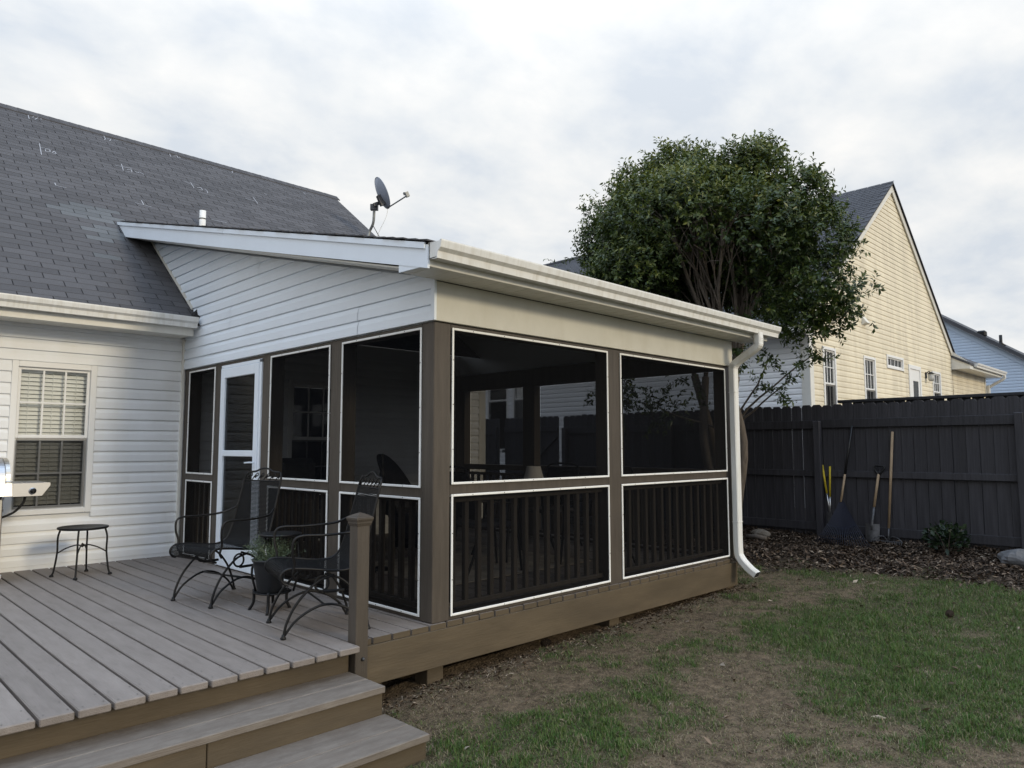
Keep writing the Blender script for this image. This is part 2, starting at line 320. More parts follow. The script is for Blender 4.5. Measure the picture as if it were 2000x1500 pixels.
def build_ground():
    xs = np.unique(np.concatenate([[-250, -120, -60, -30, -16, -10, -6], np.arange(-4, 8.0, .05), [8.5, 9.5, 11, 14, 18, 25, 40, 70, 130, 280]]))
    ys = np.unique(np.concatenate([[-250, -120, -60, -30, -16, -10, -6.5], np.arange(-5, 3.0, .05), np.arange(3, 8, .25), [9, 11, 14, 20, 35, 60, 120, 250]]))
    X, Y = np.meshgrid(xs, ys, indexing='ij'); Z = gz(X, Y)
    under = (X > -3) & (X < 4.1) & (Y > .25) & (Y < 4.5); Z = np.where(under, Z-.06, Z)
    V = np.stack([X, Y, Z], -1).reshape(-1, 3); nx, ny = len(xs), len(ys)
    i = np.arange(nx-1)[:, None]*ny+np.arange(ny-1)[None]; F = np.stack([i, i+ny, i+ny+1, i+1], -1).reshape(-1, 4)
    m = bpy.data.materials.new('ground'); m.use_nodes = True; nt = m.node_tree; N = nt.nodes.new; L = nt.links.new; b = nt.nodes['Principled BSDF']; b.inputs['Roughness'].default_value = .95; b.inputs['Specular IOR Level'].default_value = .15
    tc = N('ShaderNodeTexCoord')
    def ramp(sc, c1, c2, det=6):
        n = N('ShaderNodeTexNoise'); n.inputs['Scale'].default_value = sc; n.inputs['Detail'].default_value = det; n.inputs['Roughness'].default_value = .7; L(tc.outputs['Object'], n.inputs[0])
        r = N('ShaderNodeValToRGB'); r.color_ramp.elements[0].position = .36; r.color_ramp.elements[1].position = .66; r.color_ramp.elements[0].color = (*c1, 1); r.color_ramp.elements[1].color = (*c2, 1); L(n.outputs[0], r.inputs[0]); return r.outputs[0], n.outputs[0]
    dirt, dn = ramp(16, (.062, .046, .031), (.20, .15, .10), 8); gr, gn = ramp(34, (.028, .034, .016), (.105, .098, .050), 8); mu, mn = ramp(42, (.014, .011, .009), (.060, .046, .035))
    ag = N('ShaderNodeAttribute'); ag.attribute_name = 'green'; am = N('ShaderNodeAttribute'); am.attribute_name = 'mulch'
    m1 = N('ShaderNodeMix'); m1.data_type = 'RGBA'; L(ag.outputs['Fac'], m1.inputs[0]); L(dirt, m1.inputs[6]); L(gr, m1.inputs[7])
    m2 = N('ShaderNodeMix'); m2.data_type = 'RGBA'; L(am.outputs['Fac'], m2.inputs[0]); L(m1.outputs[2], m2.inputs[6]); L(mu, m2.inputs[7]); L(m2.outputs[2], b.inputs['Base Color'])
    bn = N('ShaderNodeTexNoise'); bn.inputs['Scale'].default_value = 55; bn.inputs['Detail'].default_value = 6; L(tc.outputs['Object'], bn.inputs[0])
    bp = N('ShaderNodeBump'); bp.inputs['Strength'].default_value = .9; bp.inputs['Distance'].default_value = .03; L(bn.outputs[0], bp.inputs['Height']); L(bp.outputs[0], b.inputs['Normal'])
    MATS['ground'] = m
    me = fast_mesh('ground', V, F, 'ground', smooth=True, k=4); g, mu_ = masks(V[:, 0], V[:, 1])
    for nm, a in (('green', g*.85), ('mulch', mu_)): at = me.attributes.new(nm, 'FLOAT', 'POINT'); at.data.foreach_set('value', a.astype(np.float32))
    o = bpy.data.objects.new('ground', me); COL.objects.link(o); o['kind'] = 'structure'; o['label'] = 'patchy lawn and bare soil sloping up to the dark fence'
build_ground()

# ------------------------------------------------------------------ walls: siding, windows
def PY(Yw): return lambda s, o, z: (s, Yw-o, z)        # wall facing -Y
def PX(Xw): return lambda s, o, z: (Xw-o, s, z)        # wall facing -X
PROF = [(-.004, 1.0), (.001, .985), (.0160, .58), (.0175, .05), (.0165, .0), (-.003, .0)]
def siding(parent, P, lo, hi, z0, z1, ex, m, openings=(), joints=None, name='siding_panel', prof=PROF):
    k = 0; z = z0
    while z < z1-.004:
        zt = min(z+ex, z1); cuts = sorted((a, b) for (a, b, c, d) in openings if c < zt-.012 and d > z+.012)
        segs = []; cur = -1e9
        for a, b in cuts: segs.append((cur, a)); cur = b
        segs.append((cur, 1e9))
        if joints and k in joints:
            s2 = []
            for a, b in segs:
                js = [j for j in joints[k] if a < j < b]
                for j in js: s2.append((a, j)); a = j+.0025
                s2.append((a, b))
            segs = s2
        for n_, (a, b) in enumerate(segs):
            vs = []; ok = False
            for (o, t) in prof:
                zz = min(z+t*ex, z1); l = max(lo(zz), a); h = min(hi(zz), b)
                if h-l > .01: ok = True
                h = max(h, l); oo = o+(.0022 if n_ % 2 else 0); vs += [P(l, oo, zz), P(h, oo, zz)]
            if not ok: continue
            mb = MB(); mb.add(vs, [(2*i, 2*i+1, 2*i+3, 2*i+2) for i in range(len(prof)-1)]); mb.build(name, m, parent)
        z = zt; k += 1
PROF2 = [(a*.62, b) for a, b in PROF]
def pbox(mb, P, s0, s1, o0, o1, z0, z1, c=0.0):
    a = P(s0, o0, z0); b = P(s1, o1, z1); mb.box(a[0], b[0], a[1], b[1], a[2], b[2], c)
def backing(parent, P, s0, s1, z0, z1, openings, m, name='wall', o=-.004, t=.02):
    ss = sorted({s0, s1, *[v for q in openings for v in q[:2]]}); zz = sorted({z0, z1, *[v for q in openings for v in q[2:]]}); mb = MB()
    for a, b in zip(ss[:-1], ss[1:]):
        for c, d in zip(zz[:-1], zz[1:]):
            if any(q[0] < (a+b)/2 < q[1] and q[2] < (c+d)/2 < q[3] for q in openings): continue
            pbox(mb, P, a, b, o, o-t, c, d)
    return mb.build(name, m, parent)
def window(parent, P, s0, s1, z0, z1, cols=3, rows=2, cas=.058, zr=None, slats=True, lower_screen=True, blind='blind', single=False, pitch=.043, curtain=False):
    w = MB()
    for (a, b, c, d) in ((s0, s0+cas, z0, z1), (s1-cas, s1, z0, z1), (s0+cas, s1-cas, z1-cas, z1), (s0+cas, s1-cas, z0, z0+cas*.9)): pbox(w, P, a, b, -.05, .028, c, d, .004)
    wo = w.build('window', 'vinyl', parent); a, b = s0+cas, s1-cas; c, d = z0+cas*.9, z1-cas
    mb = MB(); pbox(mb, P, a, b, -.40, -.39, c, d); pbox(mb, P, a-.05, a, -.40, -.05, c, d); pbox(mb, P, b, b+.05, -.40, -.05, c, d); mb.build('room_backing', 'dark_room', wo)
    sashes = [(c, d)] if single else [(c, zr), (zr, d)]
    for i, (p, q) in enumerate(sashes):
        oo = .0 if (i == 1 or single) else -.018; sw = .028
        mb = MB()
        for (e, f, g, h) in ((a, a+sw, p, q), (b-sw, b, p, q), (a+sw, b-sw, q-sw, q), (a+sw, b-sw, p, p+sw*1.2)): pbox(mb, P, e, f, oo-.03, oo, g, h, .003)
        mb.build('sash', 'vinyl', wo)
        for k in range(1, cols): mb = MB(); x = a+sw+(b-a-2*sw)*k/cols; pbox(mb, P, x-.009, x+.009, oo-.016, oo-.004, p+sw*1.2, q-sw, .002); mb.build('muntin', 'vinyl', wo)
        for k in range(1, rows): mb = MB(); z = p+(q-p)*k/rows; pbox(mb, P, a+sw, b-sw, oo-.018, oo-.003, z-.009, z+.009, .002); mb.build('muntin', 'vinyl', wo)
        mb = MB(); pbox(mb, P, a+sw, b-sw, oo-.022, oo-.019, p+sw, q-sw); mb.build('pane', 'glass', wo)
        if i == 0 and not single and lower_screen:
            mb = MB(); mb.add([P(a+.01, .012, p+.01), P(b-.01, .012, p+.01), P(b-.01, .012, q-.01), P(a+.01, .012, q-.01)], [(0, 1, 2, 3)]); mb.build('insect_screen', 'screen_mesh', wo)
    if slats:
        z = d-.03; lst = []
        while z > c+.03:
            mb = MB(); h = pitch*.47
            v = [P(a+.008, -.072, z-h), P(b-.008, -.072, z-h), P(b-.008, -.098, z+h), P(a+.008, -.098, z+h)]
            mb.add(v, [(0, 1, 2, 3)])
            if slats == 'each': mb.build('blind_slat', blind, wo)
            lst.append(mb); z -= pitch
        if slats != 'each':
            al = MB()
            for q in lst: al.add(q.v, q.f)
            al.build('blind', blind, wo)
        for x in (a+(b-a)*.17, a+(b-a)*.5, a+(b-a)*.83): mb = MB(); pbox(mb, P, x-.002, x+.002, -.073, -.070, c, d); mb.build('blind_cord', 'blind', wo)
    if curtain:
        mb = MB(); n = 24; vs = []
        for i in range(n+1):
            x = a+(b-a)*i/n; o = -.09+.012*math.sin(i*1.7); vs += [P(x, o, c), P(x, o, d)]
        mb.add(vs, [(2*i, 2*i+2, 2*i+3, 2*i+1) for i in range(n)], True); mb.build('curtain', 'blind', wo)
    return wo

# ------------------------------------------------------------------ the house
house = thing('house', 'white vinyl sided house with dark grey shingle roof, beside the deck', 'house', (1.0, D, 0))
PH = PY(D); EX = .1134; z0s = 2.3027-.1134*21
def zr_main(Y): return 2.755+.75*(Y-4.38)
HX0, HX1 = -3.4, 4.73
WIN = (-1.662, -.903, .535, 2.072); WIN2 = (1.30, 2.12, .55, 2.07)
siding(house, PH, lambda z: HX0, lambda z: 4.585, z0s+EX, 2.455, EX, 'siding_white', [WIN, WIN2], joints={3: [-.15], 7: [-.55], 12: [-.3], 17: [-.62]})
backing(house, PH, HX0, 4.70, -.5, 2.62, [WIN, WIN2], 'siding_white')
mb = MB(); mb.box(HX0, 4.70, D-.012, D+.003, -.45, z0s+EX+.002); mb.build('foundation_skirt', 'siding_white', house)
mb = MB(); mb.box(4.585, 4.73, D-.022, D+.1, -.45, 2.46, .004); mb.build('corner_board', 'trim_white', house)
mb = MB(); mb.box(4.70, 4.729, D+.1, 14.4, -.5, 2.6); mb.add([(4.72, 4.6, 2.6), (4.72, 14.4, 2.6), (4.72, 9.5, 6.5)], [(0, 1, 2)]); mb.build('gable_wall', 'siding_white', house)
window(house, PH, *WIN, zr=1.30, slats='each'); window(house, PH, *WIN2, zr=1.31, slats=False, lower_screen=True)
mb = MB(); pbox(mb, PH, -.035, -.004, 0, .045, z0s, 2.45, .003); mb.build('inside_corner_post', 'trim_white', house)
# soffit panels, fascia, gutter
EY = 4.20
mb = MB(); mb.box(HX0, -.06, EY-.005, EY+.018, 2.44, 2.60, .003); mb.build('fascia', 'trim_white', house)
x = -.06
me_s = MB().box(-.149, 0, EY+.02, D, 2.452, 2.458, .0015).mesh('soffit_panel', 'trim_white', (0, 0, 2.45))
while x > HX0: inst(me_s, 'soffit_panel', (x, 0, 2.45), house); x -= .152
GUT = [(0, 0), (0, .11), (-.006, .11), (-.006, .006), (-.075, .006), (-.082, .045), (-.108, .066), (-.118, .104), (-.108, .106), (-.106, .112), (-.126, .112), (-.126, .102), (-.116, .062), (-.09, .041), (-.083, -.004), (-.07, -.006)]
def gutter(parent, x0, x1, y, z, m='gutter_white'):
    mb = MB(); mb.prism(GUT, lambda p, s: (s, y+p[0], z+p[1]), x0, x1)
    g = mb.build('gutter', m, parent)
    for s in (x0, x1-.004): e = MB(); e.prism([(0, 0), (0, .11), (-.118, .104), (-.108, .066), (-.082, .045), (-.075, .0)], lambda p, t: (t, y+p[0], z+p[1]), s, s+.004); e.build('end_cap', m, g)
    return g
gutter(house, HX0, -.055, EY-.008, 2.525)
# roof deck + shingles
SL = .75; CS = 1/math.sqrt(1+SL*SL); RY = 9.5; EAVEY = 4.13
mb = MB(); RX1 = 4.82
ze, zr_ = zr_main(EAVEY)-.014, zr_main(RY)-.014
mb.add([(HX0, EAVEY, ze), (RX1, EAVEY, ze), (RX1, RY, zr_), (HX0, RY, zr_), (HX0, 14.85, ze), (RX1, 14.85, ze)], [(0, 1, 2, 3), (3, 2, 5, 4)])
roof = mb.build('roof', 'roof_under', house)
mb = MB(); mb.prism([(4.2, 0), (RY, 0), (RY, -.14), (4.2, -.14)], lambda p, s: (s, p[0], zr_main(p[0])-.02+p[1]), 4.74, 4.80); mb.build('rake_board', 'trim_white', roof)
def tab_mesh(w, ex, m, t=.010):
    c = CS; h = ex*1.04; mb = MB(); g = .0042
    v = [(g, 0, .002), (w-g, 0, .002), (w-g, h*c, h*SL*c-.001), (g, h*c, h*SL*c-.001)]; n = (0, -SL*c*t, c*t)
    mb.add([(a+n[0], b+n[1]*1, d+n[2]) for a, b, d in v]+[(g, 0, -.004), (w-g, 0, -.004)], [(0, 1, 2, 3), (4, 5, 1, 0)]); return mb
TW, TE = .305, .127
def tab_visible(x, Y, z):
    if x+TW > -.31 and Y < (6.24 if x > -.4 else 6.0): return x < -.31 and Y > 4.1 and x+TW*.5 < -.02 or (x < -.02 and Y < 5.95)
    return True
tabs = []; nrow = int((RY-EAVEY)/(TE*CS))
for k in range(nrow):
    Y = EAVEY+k*TE*CS; off = (.1525 if k % 2 else 0)+.012*math.sin(k*2.1); x = HX0+off-.3
    while x < RX1-.02:
        w = min(TW, RX1-x)
        vis = not (x > -.02 and Y < 6.1) and not (x > .2 and Y < 6.25)
        tabs.append([x, Y, w, vis]); x += TW
new_set = []
def is_new(x, Y):
    u, v, _ = project((x+.15, Y+.05, zr_main(Y)))
    for (a, b, c, d) in ((106, 183, 402, 413), (136, 215, 414, 425), (168, 215, 424, 436), (176, 212, 448, 458), (184, 240, 464, 478), (205, 240, 506, 516), (196, 228, 430, 444)):
        if a < u < b and c < v < d: return True
    return False
vis_t = []; hid = []
for t in tabs:
    u, v, z = project((t[0]+t[2]/2, t[1], zr_main(t[1]))); 
    if t[3] and -40 < u < 760 and z > 0: vis_t.append((t[2]/z**2*(1 if t[2] > .2 else .5), t))
    else: hid.append(t)
vis_t.sort(key=lambda q: -q[0]); meshes = {}
def add_tab_to(mb, t):
    x, Y, w, _ = t; b = tab_mesh(w, TE, 'shingle'); z = zr_main(Y)-.012
    mb.add([(p[0]+x, p[1]+Y, p[2]+z) for p in b.v], b.f)
for q, t in vis_t[:300]:
    x, Y, w, _ = t; mt = 'shingle_new' if is_new(x, Y) else 'shingle'; key = (round(w, 3), mt)
    if key not in meshes: meshes[key] = tab_mesh(w, TE, mt).mesh('shingle', mt)
    inst(meshes[key], 'shingle', (x, Y, zr_main(Y)-.012), roof)
# the farther tabs: one part in four shades so the tabs still differ
for j, mt in enumerate(('shingle', 'shingle', 'shingle', 'shingle', 'shingle', 'shingle_new')):
    mb = MB()
    for t in [q[1] for q in vis_t[300:]]+hid:
        nw = is_new(t[0], t[1])
        if nw != (mt == 'shingle_new'): continue
        if not nw and int((math.sin(t[0]*12.9+t[1]*78.2)*43758) % 5) != j: continue
        add_tab_to(mb, t)
    if mb.v: mb.build('shingles_beyond', mt, roof, kind='stuff')
cap = MB()
cap.add([(0, -.13, -.13*SL+.022), (.31, -.13, -.13*SL+.014), (.31, 0, .026), (0, 0, .034), (.31, .13, -.13*SL+.014), (0, .13, -.13*SL+.022), (0, -.13, -.13*SL+.0), (0, 0, .01), (.31, -.13, -.13*SL-.006)], [(0, 1, 2, 3), (3, 2, 4, 5), (6, 0, 3, 7), (0, 6, 8, 1)])
mc = cap.mesh('ridge_cap', 'shingle'); x = HX0
while x < 4.62: inst(mc, 'ridge_cap', (x, RY, zr_main(RY)), roof); x += .145
# plumbing vent and step flashing
mb = MB(); c = (.93, 6.62); zb = zr_main(c[1]); mb.lathe([(.045, -.05), (.045, .25), (.038, .25), (.038, .20)], (c[0], c[1], zb), 16, caps=False); vp = mb.build('vent_pipe', 'pvc', house)
mb = MB(); mb.lathe([(.047, .12), (.047, .135)], (c[0], c[1], zb), 16, caps=False); mb.build('band', 'rubber', vp)
mb = MB(); mb.box(-.075, -.002, 4.16, 4.33, 2.60, 2.68, .01); mb.add([(-.07, 4.18, 2.66), (-.01, 4.18, 2.66), (-.004, 4.25, 2.77), (-.06, 4.30, 2.70)], [(0, 1, 2, 3)]); mb.build('kick_out_flashing', 'roof_under', house)
# inspection chalk marks on the shingles: strokes of (x,y) photo pixels laid on the roof plane
def on_roof(u, v):
    d = _f*FPX+_r2*(u-1000)-_u2*(v-750); n = np.array([0, -SL, 1.0]); p0 = np.array([0, 4.38, 2.755+.006]); t = ((p0-CAM)@n)/(d@n); return CAM+t*d
CH = [[(54, 221), (57, 232)], [(50, 222), (62, 226), (73, 227)], [(63, 229), (70, 226), (74, 230), (68, 233)], [(78, 229), (81, 233)],
      [(77, 280), (81, 302)], [(77, 287), (101, 292)], [(88, 291), (97, 292), (98, 296), (90, 296), (88, 292)], [(102, 298), (106, 295), (110, 300), (104, 299)],
      [(107, 357), (109, 362), (131, 367)], [(202, 264), (206, 271), (204, 273)], [(209, 270), (217, 272), (214, 275)], [(220, 273), (231, 275)],
      [(237, 320), (241, 333)], [(224, 322), (240, 326), (257, 329)], [(248, 331), (256, 331), (258, 336), (249, 335)], [(263, 334), (268, 337), (273, 336), (281, 341)],
      [(264, 396), (281, 400), (296, 404)], [(276, 391), (281, 400)], [(319, 297), (331, 300), (334, 306)], [(339, 305), (346, 304), (348, 309)], [(350, 306), (352, 309)],
      [(360, 354), (375, 361), (381, 362)], [(372, 356), (379, 367)], [(385, 367), (392, 366), (396, 371), (388, 371)], [(400, 369), (404, 372), (406, 377)],
      [(444, 331), (453, 333), (454, 338)], [(478, 387), (497, 392)], [(494, 385), (504, 398)], [(413, 429), (443, 435)], [(515, 377), (521, 380)], [(592, 376), (597, 380)]]
for st in CH:
    pts = [on_roof(*p) for p in st]; mb = MB()
    for a, b in zip(pts[:-1], pts[1:]):
        dd = b-a; dd /= max(1e-6, np.linalg.norm(dd)); nrm = np.array([0, -SL*CS, CS]); w = np.cross(nrm, dd)*.006
        mb.add([tuple(a-w), tuple(b-w), tuple(b+w), tuple(a+w)], [(0, 1, 2, 3)])
    mb.build('chalk_mark', 'chalk', roof)

# ------------------------------------------------------------------ deck
BP = .1525; J0 = -.4886
deck = thing('deck', 'weathered grey brown plank deck with painted rim board and newel post', 'deck', (-.6, 2.2, 0))
DB = 14
for k in range(-DB, 31):
    x0 = J0+k*BP+.0075; x1 = J0+(k+1)*BP-.0075
    if x1 > WX+.02: break
    left = x1 < -.6; y0 = (-.122 if left else -.013)+random.uniform(-.008, .008)*(1 if left else .3); dz = random.uniform(-.0015, .0015)
    nb = [] if random.random() < .55 else [random.choice([2.3, 3.1, 3.9])]
    ys = [y0]+nb+[4.583]
    if k == -2: x1 = -.648
    for a, b in zip(ys[:-1], ys[1:]): mb = MB(); mb.box(x0, x1, a+(.002 if a != y0 else 0), b-.002, -.038+dz, dz+random.uniform(-.001, .001), .005 if left else .0018); ob = mb.build('deck_board', 'deck_paint', deck)
    if not left:
        ob = [o for o in deck.children if o.name.startswith('deck_board')][-len(ys)+1]; ob.data.materials.append(MATS['brown_rim'])
        for pl in ob.data.polygons:
            if pl.normal.y < -.5: pl.material_index = 1
mb = MB()
for k in range(-DB, 31):
    for yy in (-.085, .06, .72, 1.38, 2.04, 2.70, 3.36, 4.02, 4.5):
        if k > -2 and yy < 0: continue
        for fx in (.028, .124): x = J0+k*BP+fx+random.uniform(-.005, .005); y = yy+random.uniform(-.012, .012); mb.add([(x+.0042*math.cos(a*1.047), y+.0042*math.sin(a*1.047), .0032) for a in range(6)], [tuple(range(6))])
mb.build('screw_heads', 'steel_tool', deck, kind='stuff')
def bx(name, m, parent, *a, c=.004, label=None): mb = MB(); mb.box(*a, c); return mb.build(name, m, parent, label)
bx('rim_board', 'brown_rim', deck, -.54, WX-.01, -.030, .006, -.282, -.0388, c=.002)
bx('rim_board', 'brown_rim', deck, -3.2, -.65, .000, .036, -.22, -.040)
bx('rim_board', 'brown_rim', deck, WX-.034, WX, .01, 4.5, -.282, -.040)
for x in (-2.2, -1.4, -.4, .4, 1.2, 2.0, 2.8, 3.6): bx('joist', 'brown_rim', deck, x, x+.038, .045, 4.5, -.24, -.042)
for (x, y) in ((-.02, .02), (1.99, .02), (4.02, .0), (-.3, .35), (2.0, 2.3)): bx('support_post', 'brown_rim', deck, x, x+.14, y, y+.14, -.7, -.2825)
nw = bx('newel_post', 'brown_paint', deck, -.637, -.546, -.052, .038, -.48, .735)
mb = MB()
def sq(r0, z0, r1, z1): cx, cy = -.5915, -.007; mb.add([(cx+a*r, cy+b*r, z) for r, z in ((r0, z0), (r1, z1)) for a, b in ((-1, -1), (1, -1), (1, 1), (-1, 1))], [(0, 1, 5, 4), (1, 2, 6, 5), (2, 3, 7, 6), (3, 0, 4, 7), (3, 2, 1, 0), (4, 5, 6, 7)])
sq(.048, .712, .054, .728); sq(.054, .7285, .054, .740); sq(.058, .7405, .062, .752); sq(.062, .7525, .062, .762); sq(.062, .7625, .048, .772); sq(.05, .7725, .005, .792)
mb.build('post_cap', 'brown_paint', nw)
mb = MB(); mb.lathe([(.011, 0), (.011, .012), (.006, .018)], (0, 0, 0), 10); b = mb.mesh('bolt', 'steel_tool'); o = inst(b, 'bolt', (-.585, -.053, -.10), nw); o.rotation_euler = (R(90), 0, 0)

steps = thing('deck_steps', 'two wide painted plank steps down from the deck to the lawn', 'steps', (-1.6, -.4, -.5))
TX1 = -.648
for (a, b) in ((-.388, -.205), (-.200, -.002)): bx('tread_board', 'step_paint', steps, -3.3, TX1, a, b, -.210, -.172)
bx('riser_board', 'brown_rim', steps, -1.66, TX1-.004, -.366, -.340, -.370, -.2115); bx('riser_board', 'brown_rim', steps, -3.3, -1.664, -.366, -.341, -.370, -.2115)
for (a, b) in ((-.785, -.600), (-.595, -.369)): bx('tread_board', 'step_paint', steps, -3.3, TX1+.012, a, b, -.372, -.334)
bx('riser_board', 'brown_rim', steps, -3.3, TX1+.006, -.762, -.738, -.56, -.3735)
bx('stringer', 'brown_rim', steps, TX1-.042, TX1-.004, -.338, -.06, -.55, -.2125); bx('stringer', 'brown_rim', steps, TX1-.034, TX1+.006, -.736, -.342, -.56, -.3745)

# ------------------------------------------------------------------ screened porch
porch = thing('screened_porch', 'screened porch with brown posts, white gable siding and shed roof', 'porch', (2.1, 2.3, 0))
PFr = PY(0.0); PSd = PX(0.0)
BR = 'brown_paint'; ZT = 2.062
bx('corner_post', BR, porch, 0, .152, 0, .137, .001, HS-.003, c=.005)
FO = [(.160, 1.980), (2.160, 4.078)]; SO = [(.137, 1.198), (1.380, 2.445), (3.70, 4.41)]; DO = (2.62, 3.55)
bx('post', BR, porch, 1.978, 2.162, .002, .14, .001, HS-.003); bx('corner_post', BR, porch, 4.076, WX, .002, .14, .001, HS-.003)
for a, b in ((1.200, 1.378), (2.447, 2.618), (3.552, 3.698), (4.412, 4.55)): bx('post', BR, porch, .002, .14, a, b, .001, HS-.003)
bx('header', BR, porch, .1525, 4.075, .003, .12, ZT-.016, HS-.004); bx('header', BR, porch, .003, .12, .1375, 4.55, ZT-.016, HS-.004)
# rails, sills
for a, b in FO:
    bx('mid_rail', BR, porch, a-.007, b-.003, .004, .12, .865, .940); bx('sill_plate', BR, porch, a-.007, b-.003, .004, .13, .002, .036)
for a, b in SO:
    bx('mid_rail', BR, porch, .004, .12, a+.001, b+.001, .845, .918); bx('sill_plate', BR, porch, .004, .13, a+.001, b+.001, .002, .036)
bal = MB().box(-.019, .019, -.019, .019, 0, .72, .003).mesh('baluster', BR)
def screens(P, a, b, zs, n, swap):
    for (p, q) in zs:
        t = .017; mb = MB()
        for (e, f, g, h) in ((a, a+t, p, q), (b-t, b, p, q), (a+t+.0005, b-t-.0005, q-t, q), (a+t+.0005, b-t-.0005, p, p+t)): pbox(mb, P, e, f, -.001, .010, g, h, .003)
        tr = mb.build('screen_trim', 'spline_white', porch)
        mb = MB(); 
        k = .32
        for zz in (p+.0085, q-.0085):
            s = a+.2
            while s < b-.1: pbox(mb, P, s-.003, s+.003, .010, .012, zz-.003, zz+.003); s += k
        for ss in (a+.0085, b-.0085):
            s = p+.25
            while s < q-.1: pbox(mb, P, ss-.003, ss+.003, .010, .012, s-.003, s+.003); s += k
        mb.build('screws', 'steel_tool', tr, kind='stuff')
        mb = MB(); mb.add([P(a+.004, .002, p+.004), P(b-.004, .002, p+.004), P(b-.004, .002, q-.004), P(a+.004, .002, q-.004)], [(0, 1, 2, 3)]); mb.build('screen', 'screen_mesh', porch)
    mb = MB(); pbox(mb, P, a-.01, b+.01, -.112, -.062, .805, .843, .004); mb.build('rail', BR, porch)
    mb = MB(); pbox(mb, P, a-.01, b+.01, -.108, -.066, .062, .100, .004); mb.build('rail', BR, porch)
    for i in range(n): s = a+(b-a)*(i+.7)/(n+.4); inst(bal, 'baluster', P(s, -.088, .095), porch)
screens(PFr, *FO[0], [(.938, ZT), (.028, .870)], 14, 0); screens(PFr, *FO[1], [(.938, ZT), (.028, .870)], 14, 0)
for (a, b), n in zip(SO, (8, 8, 5)): screens(PSd, a, b, [(.915, ZT), (.028, .848)], n, 1)
# far side wall (x = WX) and its openings
PFar = PX(WX-.14)
for a, b in ((1.46, 1.62), (2.88, 3.10), (4.34, 4.55)): bx('post', BR, porch, 4.07, WX-.004, a, b, .001, HS-.003)
bx('header', BR, porch, 4.07, WX-.006, .1415, 4.55, ZT-.01, HS+.2)
for a, b in ((.142, 1.458), (1.622, 2.878), (3.102, 4.338)):
    bx('mid_rail', BR, porch, 4.07, WX-.006, a, b, .88, .955); bx('sill_plate', BR, porch, 4.07, WX-.006, a, b, .002, .036)
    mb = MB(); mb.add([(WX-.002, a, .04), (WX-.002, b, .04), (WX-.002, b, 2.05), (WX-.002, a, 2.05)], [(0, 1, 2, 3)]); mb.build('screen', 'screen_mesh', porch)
    bx('rail', BR, porch, 4.02, 4.062, a-.01, b+.01, .805, .843); bx('rail', BR, porch, 4.02, 4.06, a-.01, b+.01, .062, .1)
    n = int((b-a)/.13)
    for i in range(n): inst(bal, 'baluster', (4.041, a+(b-a)*(i+.7)/(n+.4), .095), porch)
# frieze, gable siding, soffits, fascias
def zs(Y): return 2.612+.2477*Y
bx('frieze_board', 'frieze_paint', porch, -.0165, WX+.015, -.024, .010, HS, 2.376, c=.003)
def hi_g(z): return min((3.874-.02-z)/-.0001 if False else 99, 99)
def y_top(z): return (z-(2.612-.215))/.2477       # soffit line: siding lies where y > y_top
def y_main(z): return 4.38+(z-2.755)/.75-.03      # main roof surface
lo_s = lambda z: max(-.02, y_top(z)); hi_s = lambda z: (4.555 if z < 2.68 else min(9, y_main(z)))
siding(porch, PX(-.003), lo_s, hi_s, HS+.004, 3.83, EX*1.01, 'white_sky_tint', joints={0: [.95, 3.1], 1: [.95], 3: [3.35], 4: [3.35], 7: [2.72], 8: [2.72]})
mb = MB(); mb.add([(.02, -.02, HS), (.02, 4.6, HS), (.02, 5.9, zs(5.9)-.2), (.02, -.02, zs(0)-.2)], [(0, 1, 2, 3)]); mb.add([(.06, -.02, HS), (.06, 4.6, HS), (.06, 5.9, zs(5.9)-.2), (.06, -.02, zs(0)-.2)], [(3, 2, 1, 0)]); mb.build('gable_backing', 'white_sky_tint', porch)
bx('outside_corner_trim', 'white_sky_tint', porch, -.0245, -.003, -.028, .014, HS+.001, 2.40, c=.002)
mb = MB(); mb.prism([(4.40, 2.755+.015), (5.86, zr_main(5.86)), (5.86, zr_main(5.86)+.03), (4.36, 2.755+.045)], lambda p, s: (s, p[0]-.012, p[1]), -.022, -.004); mb.build('wall_flashing', 'trim_white', porch)
mb = MB(); mb.box(WX-.02, WX+.01, .0, 4.6, HS, 2.5); mb.add([(WX, 0, 2.4), (WX, 4.6, 2.4), (WX, 5.8, zs(5.8)-.2), (WX, 0, zs(0)-.2)], [(0, 1, 2, 3)]); mb.build('gable_wall', 'white_sky_tint', porch)
FT = .172
def rake(x0, x1, nm, m, ya, yb, dt, db, parent=porch):
    mb = MB(); mb.prism([(ya, dt), (yb, dt), (yb-.0, db), (ya, db)], lambda p, s: (s, p[0], zs(p[0])+p[1]), x0, x1); return mb.build(nm, m, parent)
ytip = 6.20
mb = MB(); mb.prism([(-.318, zs(-.318)-.018), (2.86, zs(2.86)-.018), (2.86, zs(2.86)-.018-FT), (-.318, zs(-.318)-.018-FT+.016)], lambda p, s: (s, *p), -.316, -.298); mb.build('rake_fascia', 'white_sky_tint', porch)
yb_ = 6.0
mb = MB(); mb.prism([(2.864, zs(2.864)-.018), (ytip+.04, zs(ytip+.04)-.018), (5.97, zs(5.97)-.02-FT), (2.864, zs(2.864)-.018-FT)], lambda p, s: (s, *p), -.314, -.298); mb.build('rake_fascia', 'white_sky_tint', porch)
for a, b in ((-.295, 2.858), (2.866, 6.2)): mb = MB(); mb.prism([(a, -.006), (b, -.006), (b, -.048), (a, -.048)], lambda p, s: (s, p[0], zs(p[0])+p[1]), -.328, -.318); mb.build('drip_edge', 'white_sky_tint', porch)
rake(-.297, -.012, 'rake_soffit', 'trim_white', .02, 5.95, -FT-.012, -FT-.024)
